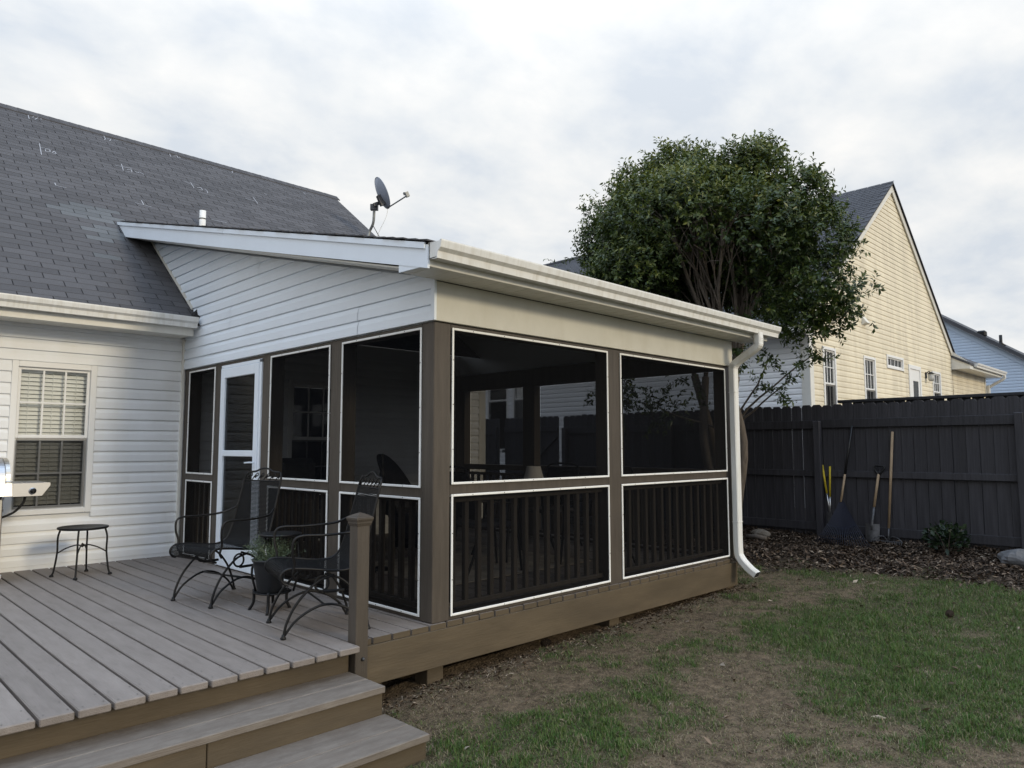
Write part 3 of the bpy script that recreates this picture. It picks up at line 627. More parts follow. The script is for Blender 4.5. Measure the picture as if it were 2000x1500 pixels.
mb = MB(); mb.prism([(-.30, 2.378), (-.30, 2.45), (.0, 2.45), (.0, 2.384)], lambda p, s: (s, *p), -.313, -.30); mb.build('box_return', 'white_sky_tint', porch)
bx('front_fascia', 'trim_white', porch, -.300, 4.47, -.318, -.300, 2.374, 2.535, c=.003)
bx('front_soffit', 'trim_white', porch, -.298, 4.47, -.298, -.026, 2.380, 2.388, c=.001)
mb = MB()
for i in range(31): x = -.25+i*.152; mb.box(x, x+.004, -.297, -.027, 2.3775, 2.3805)
mb.build('soffit_seams', 'trim_white', porch, kind='stuff')
gutter(porch, -.305, 4.56, -.319, 2.418)
# roof: decking and shingle courses
rake(-.31, 4.5, 'roof_deck', 'roof_under', -.30, 6.16, -.004, -.03)
k = 0; Y = -.335; ml = MB()
while Y < 6.05:
    mb = MB(); j = .006*math.sin(k*1.9)+.004*math.sin(k*5.3); mb.prism([(Y, .006), (Y+.135, .002), (Y+.135, .008), (Y, .016)], lambda p, s: (s, p[0], zs(p[0])+p[1]), -.335+j, 4.52); mb.build('shingle_course', 'shingle', porch); Y += .123; k += 1
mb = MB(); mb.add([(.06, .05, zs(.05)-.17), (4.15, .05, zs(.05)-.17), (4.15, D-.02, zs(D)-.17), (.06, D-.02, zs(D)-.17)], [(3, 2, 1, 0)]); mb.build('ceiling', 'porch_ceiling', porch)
# downspout
def rrect(w, h, c): return [(-w+c, -h), (w-c, -h), (w, -h+c), (w, h-c), (w-c, h), (-w+c, h), (-w, h-c), (-w, -h+c)]
DS = MB(); path = catmull([(4.13, -.38, 2.43), (4.13, -.38, 2.33), (4.13, -.355, 2.27), (4.13, -.13, 2.13), (4.13, -.082, 2.07), (4.13, -.078, 1.98), (4.13, -.078, .6), (4.13, -.078, .13), (4.13, -.10, .02), (4.13, -.20, -.085), (4.13, -.285, -.14)], 5)
DS.sweep(rrect(.036, .048, .010), path, False, False, up=(0, 1, 0)); ds = DS.build('downspout', 'gutter_white', porch)
mb = MB(); mb.sweep(rrect(.032, .044, .009), path[-4:], False, True, up=(0, 1, 0)); mb.build('outlet', 'roof_under', ds)
for z in (1.80, .40): bx('seam', 'gutter_white', ds, 4.080, 4.180, -.1155, -.0405, z-.003, z+.003, c=.001)
for k in list(range(3, 10))+list(range(16, 23)):
    if k+1 < len(path): a_ = Vector(path[k]); t_ = (Vector(path[k+1])-a_).normalized()*.004; mb = MB(); mb.sweep(rrect(.0375, .0495, .010), [a_-t_, a_+t_], False, True, up=(0, 1, 0)); mb.build('crimp', 'gutter_white', ds)
# storm door
dr = MB()
a, b = DO[0]+.045, DO[1]-.03; zt = 2.02
for (e, f, g, h) in ((a, a+.085, .012, zt), (b-.085, b, .012, zt), (a+.085, b-.085, zt-.10, zt), (a+.085, b-.085, 1.115, 1.175), (a+.085, b-.085, .012, .235)): pbox(dr, PSd, e, f, -.02, .018, g, h, .005)
door = dr.build('door', 'white_sky_tint', porch)
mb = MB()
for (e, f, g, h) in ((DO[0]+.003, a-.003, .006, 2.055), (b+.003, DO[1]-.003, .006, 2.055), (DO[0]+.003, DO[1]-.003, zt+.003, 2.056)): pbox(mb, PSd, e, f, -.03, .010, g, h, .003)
mb.build('door_frame', 'white_sky_tint', porch)
for (g, h) in ((.235, 1.115), (1.175, zt-.10)): mb = MB(); pbox(mb, PSd, a+.086, b-.086, -.006, -.002, g+.001, h-.001); mb.build('pane', 'glass_dark', door)
mb = MB(); pbox(mb, PSd, a+.025, a+.055, .018, .024, 1.02, 1.10, .003); mb.tube([(-.02, a+.04, 1.06), (-.055, a+.04, 1.06), (-.06, a+.06, 1.06), (-.062, a+.15, 1.055)], .008, 8); mb.build('handle', 'white_sky_tint', door)

# ------------------------------------------------------------------ inside the porch
def loop_rect(w, d): return [(-w, -d), (w, -d), (w, d), (-w, d)]
rug = one(bx('rug', 'rug', None, .9, 2.9, .95, 2.5, .003, .012, c=.003), 'pale flat outdoor rug on the porch floor behind the balusters', 'rug')
def dining_chair(name, loc, rz, label):
    t = thing(name, label, 'chair', loc, rz, 'metal chairs around the porch table', True)
    bx('seat', 'cushion', t, -.23, .23, -.22, .23, .42, .47, c=.02)
    mb = MB(); mb.sweep(rrect(.008, .21, .005), catmull([(0, .2, .5), (0, .245, .7), (0, .31, .95)], 5), True, True, up=(0, 1, 0)); mb.build('backrest', 'iron_mesh', t)
    mb = MB(); mb.tube(catmull([(-.23, .2, .46), (-.23, .245, .7), (-.22, .32, .96), (0, .335, 1.0), (.22, .32, .96), (.23, .245, .7), (.23, .2, .46)], 5), .012, 8); mb.build('back_frame', 'iron', t)
    for sx in (-1, 1):
        mb = MB(); mb.tube(catmull([(sx*.22, .2, .46), (sx*.24, .24, .22), (sx*.26, .33, 0)], 4), .012, 8); mb.build('leg', 'iron', t)
        mb = MB(); mb.tube(catmull([(sx*.24, .24, .68), (sx*.27, -.05, .66), (sx*.26, -.2, .62), (sx*.24, -.22, .45), (sx*.25, -.26, 0)], 4), .012, 8); mb.build('leg', 'iron', t)
    return t
TBL = (2.55, 1.75)
tb = thing('patio_table', 'dark round metal table inside the porch behind the railing', 'table', (*TBL, 0))
mb = MB(); mb.lathe([(.02, .70), (.58, .70), (.60, .715), (.58, .73), (.02, .73)], (*TBL, 0), 32); mb.build('tabletop', 'iron', tb)
for k in range(4):
    an = k*math.pi/2+.6; c, s = math.cos(an), math.sin(an); mb = MB(); mb.tube(catmull([(TBL[0]+c*.3, TBL[1]+s*.3, .70), (TBL[0]+c*.36, TBL[1]+s*.36, .35), (TBL[0]+c*.48, TBL[1]+s*.48, 0.012)], 4), .016, 8); mb.build('leg', 'iron', tb)
dining_chair('dining_chair', (1.75, 1.35, .012), R(75), 'metal porch chair nearest the brown corner post')
dining_chair('dining_chair', (2.75, .78, .0), R(185), 'metal porch chair with its back to the front balusters')
dining_chair('dining_chair', (3.4, 2.0, 0), R(-80), 'metal porch chair on the far side of the table')
LP = (2.62, 1.52)
lamp = thing('table_lamp', 'table lamp with pale cone shade standing on the porch table', 'lamp', (*LP, .73))
mb = MB(); mb.lathe([(.06, 0), (.06, .012), (.02, .03), (.03, .06), (.012, .09), (.008, .14)], (*LP, .7305), 16); mb.build('base', 'iron', lamp)
mb = MB(); mb.lathe([(.115, .115), (.075, .265)], (*LP, .7305), 24, caps=False); mb.lathe([(.112, .115), (.072, .265)], (*LP, .7305), 24, caps=False); mb.build('shade', 'lampshade', lamp)
ac = thing('armchair', 'dark high backed armchair in front of the porch window', 'armchair', (1.25, 3.75, 0), R(20), local=True)
bx('seat', 'cushion', ac, -.3, .3, -.3, .28, .18, .46, c=.05); bx('backrest', 'cushion', ac, -.33, .33, .24, .40, .2, 1.08, c=.07)
for s in (-1, 1): bx('arm', 'cushion', ac, s*.30, s*.42, -.3, .3, .16, .62, c=.04)
for sx in (-1, 1):
    for sy in (-1, 1): bx('leg', 'iron', ac, sx*.3-.02, sx*.3+.02, sy*.24-.02, sy*.24+.02, 0, .17)
pc = thing('round_back_chair', 'dark round backed wicker chair deep inside the porch', 'chair', (2.45, 3.35, 0), R(35), local=True)
mb = MB(); mb.lathe([(.30, .10), (.36, .30), (.40, .42), (.34, .42), (.05, .38)], (0, 0, 0), 24); mb.build('seat', 'cushion', pc)
mb = MB()
n = 22; vs = []
for i in range(n+1):
    an = math.pi*i/n; hh = .40+.72*math.sin(an)**.7
    vs += [(.40*math.cos(an), .1+.30*math.sin(an), .38), (.43*math.cos(an), .12+.36*math.sin(an), hh), (.40*math.cos(an), .17+.36*math.sin(an), hh)]
mb.add(vs, [(3*i, 3*i+3, 3*i+4, 3*i+1) for i in range(n)]+[(3*i+1, 3*i+4, 3*i+5, 3*i+2) for i in range(n)], True); mb.build('backrest', 'cushion', pc)
mb = MB(); mb.lathe([(.33, 0), (.30, .10)], (0, 0, 0), 20); mb.build('base', 'iron', pc)
fs_ = thing('finial_stand', 'slim black turned finial stand inside the porch above the chair', 'stand', (1.0, 2.05, 0))
mb = MB(); mb.lathe([(.12, 0), (.12, .02), (.02, .05), (.014, .1), (.014, .80), (.03, .82), (.03, .84), (.016, .86), (.028, .90), (.030, .94), (.016, .98), (.012, 1.0), (.018, 1.02), (.018, 1.06), (.010, 1.09), (.012, 1.12), (.003, 1.14)], (1.0, 2.05, 0), 16); mb.build('pole', 'iron', fs_)
vz = thing('flower_vase', 'tall dark vase of pale dried flowers behind the front screen', 'vase', (.34, .40, 0))
mb = MB(); mb.lathe([(.07, 0), (.10, .10), (.11, .28), (.07, .42), (.05, .47), (.06, .50)], (.34, .40, 0), 20); mb.build('vase', 'pot_black', vz)
mb = MB()
for k in range(70):
    c = Vector((.34+random.gauss(0, .055), .40+random.gauss(0, .055), .60+random.uniform(-.06, .12))); n_ = Vector((random.gauss(0, 1), random.gauss(0, 1), random.gauss(0, 1))).normalized(); a_ = n_.orthogonal().normalized()*.022; b_ = n_.cross(a_)
    mb.add([tuple(c+a_), tuple(c+b_), tuple(c-a_), tuple(c-b_)], [(0, 1, 2, 3)])
mb.build('blossoms', 'flower', vz)
mb = MB()
for k in range(9): mb.tube([(.34, .40, .45), (.34+random.gauss(0, .05), .40+random.gauss(0, .05), .62)], .004, 5)
mb.build('stems', 'juniper', vz)

# ------------------------------------------------------------------ patio furniture on the deck
def iron_chair(loc, rz, label):
    """local: faces -Y, x across"""
    t = thing('patio_chair', label, 'chair', loc, rz, 'black iron mesh chairs on the deck', True); hw = .265
    # seat-and-back profile (y, z): front scroll, seat, curved back
    prof = [(-.235, .335), (-.262, .345), (-.283, .372), (-.280, .405), (-.250, .430), (-.20, .435), (-.1, .425), (.02, .408), (.12, .402), (.19, .42), (.235, .47), (.265, .55), (.30, .68), (.335, .82), (.36, .92)]
    P = catmull([(0, y, z) for y, z in prof], 5); n = len(P); tt = np.linspace(0, 1, n)
    width = [hw*(1 if k < n*.55 else 1-.10*(k-n*.55)/(n*.45)) for k in range(n)]
    mb = MB(); nu = 46; w = .0031
    for i in range(nu):
        u = -1+2*(i+.5)/nu; vs = []
        for k in range(n): vs += [(u*width[k]-w, P[k].y, P[k].z), (u*width[k]+w, P[k].y, P[k].z)]
        mb.add(vs, [(2*k, 2*k+1, 2*k+3, 2*k+2) for k in range(n-1)])
    L_ = [0]
    for k in range(1, n): L_.append(L_[-1]+(P[k]-P[k-1]).length)
    nv = int(L_[-1]/.0105)
    for j in range(nv):
        s = L_[-1]*(j+.5)/nv; k = max(i for i in range(n-1) if L_[i] <= s); f = (s-L_[k])/max(1e-6, L_[k+1]-L_[k]); p = P[k].lerp(P[k+1], f); dv = (P[k+1]-P[k]).normalized()*w*1.15; wd = width[k]; nn = Vector((0, -dv.z, dv.y)).normalized()*.0012
        mb.add([(-wd, *(p-dv+nn).yz), (wd, *(p-dv+nn).yz), (wd, *(p+dv+nn).yz), (-wd, *(p+dv+nn).yz)], [(0, 1, 2, 3)])
    mb.build('mesh_seat_and_back', 'iron_mesh', t)
    for s in (-1, 1):
        mb = MB(); mb.tube([(s*width[k], P[k].y, P[k].z) for k in range(n)]+[(s*hw*.88, .372, .965), (s*hw*.80, .382, .992)], .0085, 8); mb.build('side_rail', 'iron', t)
    mb = MB(); mb.tube(catmull([(-hw*.80, .382, .992), (-hw*.45, .385, .998), (-hw*.22, .388, 1.018), (0, .39, 1.026), (hw*.22, .388, 1.018), (hw*.45, .385, .998), (hw*.80, .382, .992)], 4), .0085, 8); mb.build('top_rail', 'iron', t)
    mb = MB(); mb.tube([(-hw*.9, .36, .92), (hw*.9, .36, .92)], .006, 6); mb.build('cross_rail', 'iron', t)
    mb = MB()                                                     # leafy scroll work in the crest
    for k in range(6):
        x = -hw*.72+k*hw*.29; sg = 1 if k % 2 else -1
        mb.tube(catmull([(x-.03, .366, .925), (x-.012, .372, .95), (x+.012, .378, .975), (x+.03, .380, .985), (x+.038, .376, .965), (x+.024, .372, .955)], 3), .004, 5)
        c = Vector((x+.005, .374, .955)); mb.add([tuple(c+Vector((-.022, -.001, -.006))), tuple(c+Vector((0, .002, -.014))), tuple(c+Vector((.024, .002, .012))), tuple(c+Vector((-.002, .004, .012)))], [(0, 1, 2, 3)])
    mb.build('scroll_work', 'iron', t)
    for s in (-1, 1):
        mb = MB(); mb.tube(catmull([(s*width[-8], .30, .70), (s*(hw+.03), .20, .655), (s*(hw+.04), .0, .640), (s*(hw+.04), -.16, .642), (s*(hw+.04), -.215, .615), (s*(hw+.035), -.222, .54), (s*(hw+.02), -.205, .46), (s*(hw+.012), -.215, .40), (s*hw, -.19, .365)], 5), .0085, 8); mb.build('arm', 'iron', t)
        mb = MB(); mb.tube(catmull([(s*.245, -.255, .0), (s*.245, -.235, .10), (s*.243, -.17, .22), (s*.24, -.05, .335), (s*.24, .06, .372)], 5), .009, 8); mb.build('front_leg', 'iron', t)
        mb = MB(); mb.tube(catmull([(s*.245, -.25, .02), (s*.245, -.17, .115), (s*.245, -.03, .185), (s*.245, .10, .175), (s*.245, .22, .10), (s*.245, .29, .0)], 5), .0085, 8); mb.build('arched_base', 'iron', t)
        mb = MB(); mb.tube(catmull([(s*.24, .0, .385), (s*.24, .12, .335), (s*.245, .22, .22), (s*.245, .28, .08), (s*.245, .292, .01)], 5), .0085, 8); mb.build('rear_leg', 'iron', t)
        mb = MB(); mb.tube([(s*.24, -.02+.045*math.cos(2*math.pi*k/20), .325+.048*math.sin(2*math.pi*k/20)) for k in range(20)], .0075, 8, closed=True); mb.build('ring', 'iron', t)
        mb = MB(); mb.box(s*.24-.012, s*.24+.012, -.01, .13, .262, .280, .004); mb.build('spring', 'iron', t)
        for y in (-.255, .292): mb = MB(); mb.lathe([(.017, 0), (.019, .008), (.012, .018), (.010, .03)], (s*.245, y, 0), 10); mb.build('foot', 'iron', t)
    for (y, z) in ((.0, .19), (.27, .12)): mb = MB(); mb.tube([(-.245, y, z), (.245, y, z)], .007, 6); mb.build('stretcher', 'iron', t)
    return t
# chair facing directions from the feet positions
iron_chair((-.66, 1.86, 0), math.atan2(-.20, -.98)+math.pi/2, 'black iron mesh chair nearer the white storm door')
iron_chair((-.59, .52, 0), math.atan2(.28, -.96)+math.pi/2, 'black iron mesh chair beside the newel post')
# round stool
st = thing('round_stool', 'small round black metal side table standing alone near the house wall', 'side table', (-1.15, 3.85, 0), R(65), local=True)
mb = MB(); mb.lathe([(.0, .435), (.20, .435), (.212, .440), (.215, .450), (.212, .458), (.2, .456), (.0, .452)], (0, 0, 0), 36); mb.build('tabletop', 'iron', st)
for k in range(4):
    a = k*math.pi/2; c, s = math.cos(a), math.sin(a)
    mb = MB(); mb.tube(catmull([(c*.185, s*.185, .44), (c*.205, s*.205, .36), (c*.205, s*.205, .22), (c*.225, s*.225, .06), (c*.24, s*.24, .012)], 4), .0085, 8); mb.build('leg', 'iron', st)
    mb = MB(); mb.lathe([(.018, 0), (.02, .008), (.012, .02)], (c*.242, s*.242, 0), 10); mb.build('foot', 'iron', st)
    mb = MB(); mb.tube(catmull([(c*.205, s*.205, .215), (c*.13, s*.13, .26), (c*.05, s*.05, .285), (0, 0, .275)], 4), .006, 6); mb.build('brace', 'iron', st)
mb = MB(); mb.lathe([(.0, .262), (.012, .268), (.014, .285), (.006, .30), (.0, .305)], (0, 0, 0), 10); mb.build('finial', 'iron', st)
# plant stand with the potted juniper
SP = (-.55, 1.21)
ps = thing('plant_stand', 'black two tier metal plant stand between the iron chairs', 'plant stand', (*SP, 0))
mb = MB(); mb.lathe([(.0, .535), (.145, .535), (.158, .542), (.158, .552), (.145, .556), (.0, .552)], (SP[0]+.06, SP[1]+.02, 0), 28); mb.build('top_shelf', 'iron', ps)
mb = MB(); mb.lathe([(.0, .125), (.13, .125), (.14, .131), (.13, .137), (.0, .137)], (*SP, 0), 24); mb.build('lower_shelf', 'iron', ps)
for (x, y) in ((-.125, .10), (-.118, -.158), (.114, -.04), (.10, .19)):
    mb = MB(); mb.tube(catmull([(SP[0]+x*1.05, SP[1]+y*1.05, 0), (SP[0]+x*.85, SP[1]+y*.85, .06), (SP[0]+x*.85, SP[1]+y*.85, .15)], 4), .011, 8); mb.build('leg', 'iron', ps)
for (x, y) in ((-.09, .09), (.12, -.09), (.11, .10)):
    mb = MB(); mb.tube(catmull([(SP[0]+x, SP[1]+y, .131), (SP[0]+x*1.25, SP[1]+y*1.25, .3), (SP[0]+.06+x*.9, SP[1]+.02+y*.9, .45), (SP[0]+.06+x*.95, SP[1]+.02+y*.95, .54)], 4), .009, 8); mb.build('upright', 'iron', ps)
PP = (SP[0]-.035, SP[1]-.02)
pp = thing('potted_juniper', 'glossy black pot with grey green feathery juniper on the plant stand', 'potted plant', (*PP, .138))
mb = MB(); mb.lathe([(.085, .1385), (.088, .145), (.118, .33), (.122, .36), (.13, .362), (.13, .38), (.118, .38), (.114, .35), (.02, .345)], (*PP, 0), 28); mb.build('pot', 'pot_black', pp)
mb = MB(); mb.lathe([(.0, .352), (.112, .352)], (*PP, 0), 20, caps=False); mb.build('soil', 'soil', pp)
V = []; F = []; T = []
for k in range(120):
    a = random.uniform(0, 6.283); tilt = random.uniform(.1, 1.2); ln = random.uniform(.12, .25); r0 = random.uniform(0, .08)
    base = np.array([PP[0]+math.cos(a)*r0, PP[1]+math.sin(a)*r0, .35]); d = np.array([math.cos(a)*math.sin(tilt), math.sin(a)*math.sin(tilt), math.cos(tilt)])
    for j in range(26):
        s = j/26; p = base+d*ln*s+np.array([0, 0, -.03*s*s*math.sin(tilt)]); q = rng.normal(size=3)*.75+d*.7; q /= np.linalg.norm(q); sd_ = np.cross(q, rng.normal(size=3)); sd_ /= np.linalg.norm(sd_)
        l2 = .030*(1-.4*s); o = len(V); V += [p-sd_*.0028, p+sd_*.0028, p+q*l2]; F.append((o, o+1, o+2)); tn = random.random(); T += [tn, tn, min(1, tn+.2)]
fo = bpy.data.objects.new('foliage', fast_mesh('foliage', np.array(V)-np.array([*PP, .138]), F, 'juniper_leaf', T)); COL.objects.link(fo); fo.parent = pp
# gas grill, cut by the left edge of the picture
gl = thing('gas_grill', 'stainless steel gas grill at the left edge against the house', 'grill', (-2.1, 4.05, 0))
GY0, GY1 = 3.86, 4.34
bx('cart', 'stainless_warm', gl, -2.48, -1.795, GY0, GY1, .085, .745, c=.008); bx('cart_base', 'stainless', gl, -2.50, -1.775, GY0-.012, GY1+.01, .045, .083, c=.006)
for x in (-2.44, -1.83):
    for y in (GY0+.05, GY1-.05): mb = MB(); mb.sweep([(.022*math.cos(k*.785), .022*math.sin(k*.785)) for k in range(8)], [(x-.012, y, .022), (x+.012, y, .022)]); mb.build('caster', 'black_plastic', gl)
bx('firebox', 'black_plastic', gl, -2.46, -1.80, GY0+.02, GY1, .747, .865, c=.006)
mb = MB(); mb.prism([(GY0-.10, .775), (GY0+.02, .765), (GY0+.02, .885), (GY0-.075, .885)], lambda p, s: (s, *p), -2.5, -1.748); mb.build('control_panel', 'stainless', gl)
sh = MB(); sh.prism([(-1.745, .885), (-1.458, .885), (-1.458, .858), (-1.52, .768), (-1.745, .768)], lambda p, s: (p[0], s, p[1]), GY0-.092, GY0-.075); shelf = sh.build('side_shelf', 'stainless', gl)
bx('shelf_top', 'stainless', shelf, -1.745, -1.458, GY0-.0745, GY1-.02, .868, .885, c=.004)
mb = MB(); mb.sweep([(.03*math.cos(k*.524), .03*math.sin(k*.524)) for k in range(12)], [(-1.595, GY0-.0925, .815), (-1.595, GY0-.104, .815)]); mb.build('bezel', 'stainless', shelf)
mb = MB(); mb.sweep([(.023*math.cos(k*.524), .023*math.sin(k*.524)) for k in range(12)], [(-1.595, GY0-.1045, .815), (-1.595, GY0-.125, .815)]); mb.box(-1.600, -1.590, GY0-.134, GY0-.1255, .792, .838, .002); mb.build('knob', 'black_plastic', shelf)
mb = MB(); n = 12
arc = [(GY0-.02+.24-.24*math.cos(math.pi*.5*k/n)*1.0, .90+.20*math.sin(math.pi*.5*k/n)) for k in range(n+1)]
mb.prism([(GY0-.03, .872)]+arc+[(GY1, 1.10), (GY1, .872)], lambda p, s: (s, *p), -2.46, -1.79); mb.build('lid', 'stainless', gl)
mb = MB(); mb.prism([(GY0-.045, .872), (GY0-.045, .90)]+[(y-.012, z+.012) for y, z in arc]+[(GY1, 1.112), (GY1, 1.09)]+[(y+.02, z-.012) for y, z in arc[::-1]]+[(GY0-.0, .872)], lambda p, s: (s, *p), -1.788, -1.755); mb.build('lid_end', 'stainless_warm', gl)
mb = MB(); mb.tube(catmull([(-1.625, GY0+.02, .77), (-1.64, GY0+.03, .70), (-1.70, GY0+.06, .62), (-1.80, GY0+.09, .57)], 5), .011, 8); mb.build('gas_hose', 'rubber', gl)

# ------------------------------------------------------------------ satellite dish
def pix_on_x(u, v, X): d = _f*FPX+_r2*(u-1000)-_u2*(v-750); t = (X-CAM[0])/d[0]; return Vector(CAM+t*d)
DX = 4.45
dsh = thing('satellite_dish', 'grey satellite dish on a bent pole at the roof edge', 'satellite dish', tuple(pix_on_x(722, 462, DX)))
b0 = Vector(on_roof(716, 470)); b1 = pix_on_x(722, 452, DX); b2 = pix_on_x(729, 435, DX); b3 = pix_on_x(731, 408, DX)
mb = MB(); mb.tube(catmull([b0+Vector((0, 0, -.05)), b1, b2, b3], 6), .026, 10); mb.build('mast', 'dish_metal', dsh)
rt = Vector(_r2); fw = Vector(_f); upv = Vector((0, 0, 1))
N_ = (rt*.86+fw*.42+upv*.42).normalized(); c0 = pix_on_x(744, 378, DX); ax = upv-N_*upv.dot(N_); ax.normalize(); ay = N_.cross(ax)
mb = MB(); nr, na = 7, 36; vs = []
for i in range(nr+1):
    r = i/nr
    for k in range(na): a = 2*math.pi*k/na; p = c0+ax*(.31*r*math.cos(a))+ay*(.265*r*math.sin(a))+N_*(.075*(r*r)-.04); vs.append(tuple(p))
fs = [(i*na+k, i*na+(k+1) % na, (i+1)*na+(k+1) % na, (i+1)*na+k) for i in range(nr) for k in range(na)]
mb.add(vs, fs, True)
mb.add([tuple(Vector(p)-N_*.008) for p in vs[-na:]]+vs[-na:], [(k, (k+1) % na, na+(k+1) % na, na+k) for k in range(na)], True); mb.build('reflector', 'dish_grey', dsh)
mb = MB(); q = c0-N_*.05-ax*.12
def obox(mb, c, A, B, C): mb.add([tuple(c+A*i+B*j+C*k) for i in (-1, 1) for j in (-1, 1) for k in (-1, 1)], [(0, 1, 3, 2), (4, 6, 7, 5), (0, 4, 5, 1), (2, 3, 7, 6), (0, 2, 6, 4), (1, 5, 7, 3)])
obox(mb, q, N_*.05, ax*.10, ay*.05); obox(mb, b3+Vector((0, 0, .03)), Vector((.05, -.05, 0)), Vector((.03, .03, 0)), Vector((0, 0, .055))); obox(mb, (q+b3)/2+Vector((0, 0, .02)), N_*.09, ax*.03, ay*.03); mb.build('bracket', 'steel_tool', dsh)
e0 = c0-ax*.29+N_*.02; e1 = pix_on_x(795, 382, DX-.05)
mb = MB(); mb.tube([e0, e1], .013, 8); mb.build('feed_arm', 'dish_metal', dsh)
mb = MB(); obox(mb, e1+Vector((0, 0, .02)), N_*.03, ax*.045, ay*.03); d2 = (c0-e1).normalized(); mb.tube([e1+Vector((0, 0, .03)), e1+Vector((0, 0, .03))+d2*.09], .018, 8); obox(mb, e1+d2*.1+Vector((0, 0, .03)), d2*.012, ax*.022, ay*.03); mb.build('feed_horn', 'dish_metal', dsh)
mb = MB(); mb.tube(catmull([e0, e0+Vector((-.03, .03, -.2)), b2+Vector((.06, -.06, -.25)), b1+Vector((.08, -.08, -.35))], 5), .005, 6); mb.build('cable', 'pvc', dsh)
mb = MB(); mb.tube([b2-Vector((0, 0, .06)), b1+Vector((.13, -.13, -.10))], .008, 6); mb.build('strut', 'steel_tool', dsh)

# ------------------------------------------------------------------ fence, gate
def picket_mesh(w, h, m='fence_paint'):
    c = .028; mb = MB(); mb.prism([(0, 0), (w, 0), (w, h-c), (w-c, h), (c, h), (0, h-c)], lambda p, s: (s, p[0], p[1]), 0, .016); return mb.mesh('picket', m)
fen = thing('fence', 'tall charcoal painted wooden privacy fence with dog ear pickets', 'fence', (FX, 1.0, 0))
pm = [picket_mesh(.1385, 1.83+d) for d in (0, .008, -.006)]
y = -4.9; k = 0
while y < 4.85:
    g = gz(FX, y); h = random.choice(pm); gap = random.choice([.0035, .0045, .0055, .008]); inst(h, 'picket', (FX+random.uniform(0, .003), y, float(1.79-1.83)+random.uniform(-.006, .006)), fen, R(random.uniform(-.25, .25))); y += .1385+gap; k += 1
posts = [-4.55, -2.17, .17, 2.55, 4.80]
for p in posts: bx('post', 'fence_paint', fen, FX-.122, FX-.032, p-.045, p+.045, -.35, 1.56 if p != -2.17 else 1.60, c=.006)
for i in range(len(posts)-1):
    a, b = posts[i], posts[i+1]
    for (z, zz) in ((1.46, 1.575), (.79, .875), (.05, .16)): d_ = random.uniform(-.008, .008); bx('rail', 'fence_paint', fen, FX-.040, FX-.003, a+(.0455 if i != 1 or True else 0), b-.0455, z+d_, zz+d_, c=.004)
gate = thing('fence_gate', 'charcoal wooden gate with diagonal brace seen through the porch', 'gate', (FX, 5.6, 0))
y = 5.02
while y < 6.35: inst(pm[0], 'picket', (FX, y, -.04), gate); y += .144
for (z, zz) in ((1.50, 1.60), (.2, .3)): bx('rail', 'fence_paint', gate, FX-.04, FX-.003, 5.02, 6.45, z, zz)
mb = MB(); mb.prism([(6.40, .32), (6.40, .46), (5.10, 1.48), (5.02, 1.48), (5.02, 1.40)], lambda p, s: (s, *p), FX-.036, FX-.004); mb.build('brace', 'fence_paint', gate)
mb = MB(); mb.box(FX-.08, FX-.04, 6.38, 6.46, 1.1, 1.16, .004); mb.build('latch', 'steel_tool', gate)
fen2 = thing('fence', 'charcoal fence stub left of the gate, seen through the porch', 'fence', (FX, 7.6, 0))
y = 6.62
while y < 9.2: inst(pm[0], 'picket', (FX, y, -.04), fen2); y += .144
for (z, zz) in ((1.46, 1.57), (.79, .88), (.05, .16)): bx('rail', 'fence_paint', fen2, FX-.04, FX-.003, 6.60, 9.3, z, zz)
bx('post', 'fence_paint', fen2, FX-.12, FX-.042, 6.60, 6.69, -.3, 1.62)
nf = thing('neighbour_fence', 'flat topped near black fence standing just behind the charcoal fence', 'fence', (7.7, -2.0, 0))
y = .10; pmf = MB().box(0, .016, 0, .135, 0, 1.84, .003).mesh('plank', 'fence_far')
while y > -5.5: inst(pmf, 'plank', (7.66, y-.139, 0), nf); y -= random.choice([.139, .150, .165])
bx('cap_rail', 'fence_far', nf, 7.60, 7.72, -5.5, .14, 1.842, 1.882)

# ------------------------------------------------------------------ neighbouring houses
NX, NY = 10.4, 1.70; AX, AZ = 15.54, 7.66
nh = thing('neighbour_house', 'neighbouring house with yellow gable wall, white side wall and grey roof', 'house', (15, 6, 0))
SLn = .755
def nlo(z): return NX+.02 if z < 3.72 else max(NX+.02, AX-(AZ-.16-z)/SLn)
def nhi(z): return 20.15 if z < 3.9 else min(20.15, AX+(AZ-.16-z)/.80)
Wy = [(11.03, 11.67, 1.20, 3.18), (13.22, 13.94, 1.20, 3.19), (14.70, 15.88, 3.03, 3.35), (16.25, 17.20, .6, 3.24), (18.20, 18.96, 2.0, 3.22)]
PNy = PY(NY); PNx = PX(NX)
siding(nh, PNy, nlo, nhi, .6, 7.45, .1143, 'yellow_siding', Wy, prof=PROF2)
backing(nh, PNy, NX, 20.2, 0, 3.6, Wy, 'yellow_siding', 'gable_wall'); mb = MB(); mb.add([(NX, NY+.02, 3.6), (20.2, NY+.02, 3.6), (20.2, NY+.02, 3.8), (AX, NY+.02, 7.5), (NX, NY+.02, 3.7)], [(0, 1, 2, 3, 4)]); mb.build('gable_wall', 'yellow_siding', nh)
window(nh, PNy, *Wy[0], zr=2.44, cols=3, rows=2, slats=True, pitch=.055, lower_screen=True); window(nh, PNy, *Wy[1], zr=2.455, cols=3, rows=2, slats=True, pitch=.055)
window(nh, PNy, *Wy[2], cols=4, rows=1, single=True, slats=False); window(nh, PNy, *Wy[4], zr=2.66, cols=3, rows=2, slats=True, pitch=.055)
dmb = MB()
a, b = Wy[3][0], Wy[3][1]
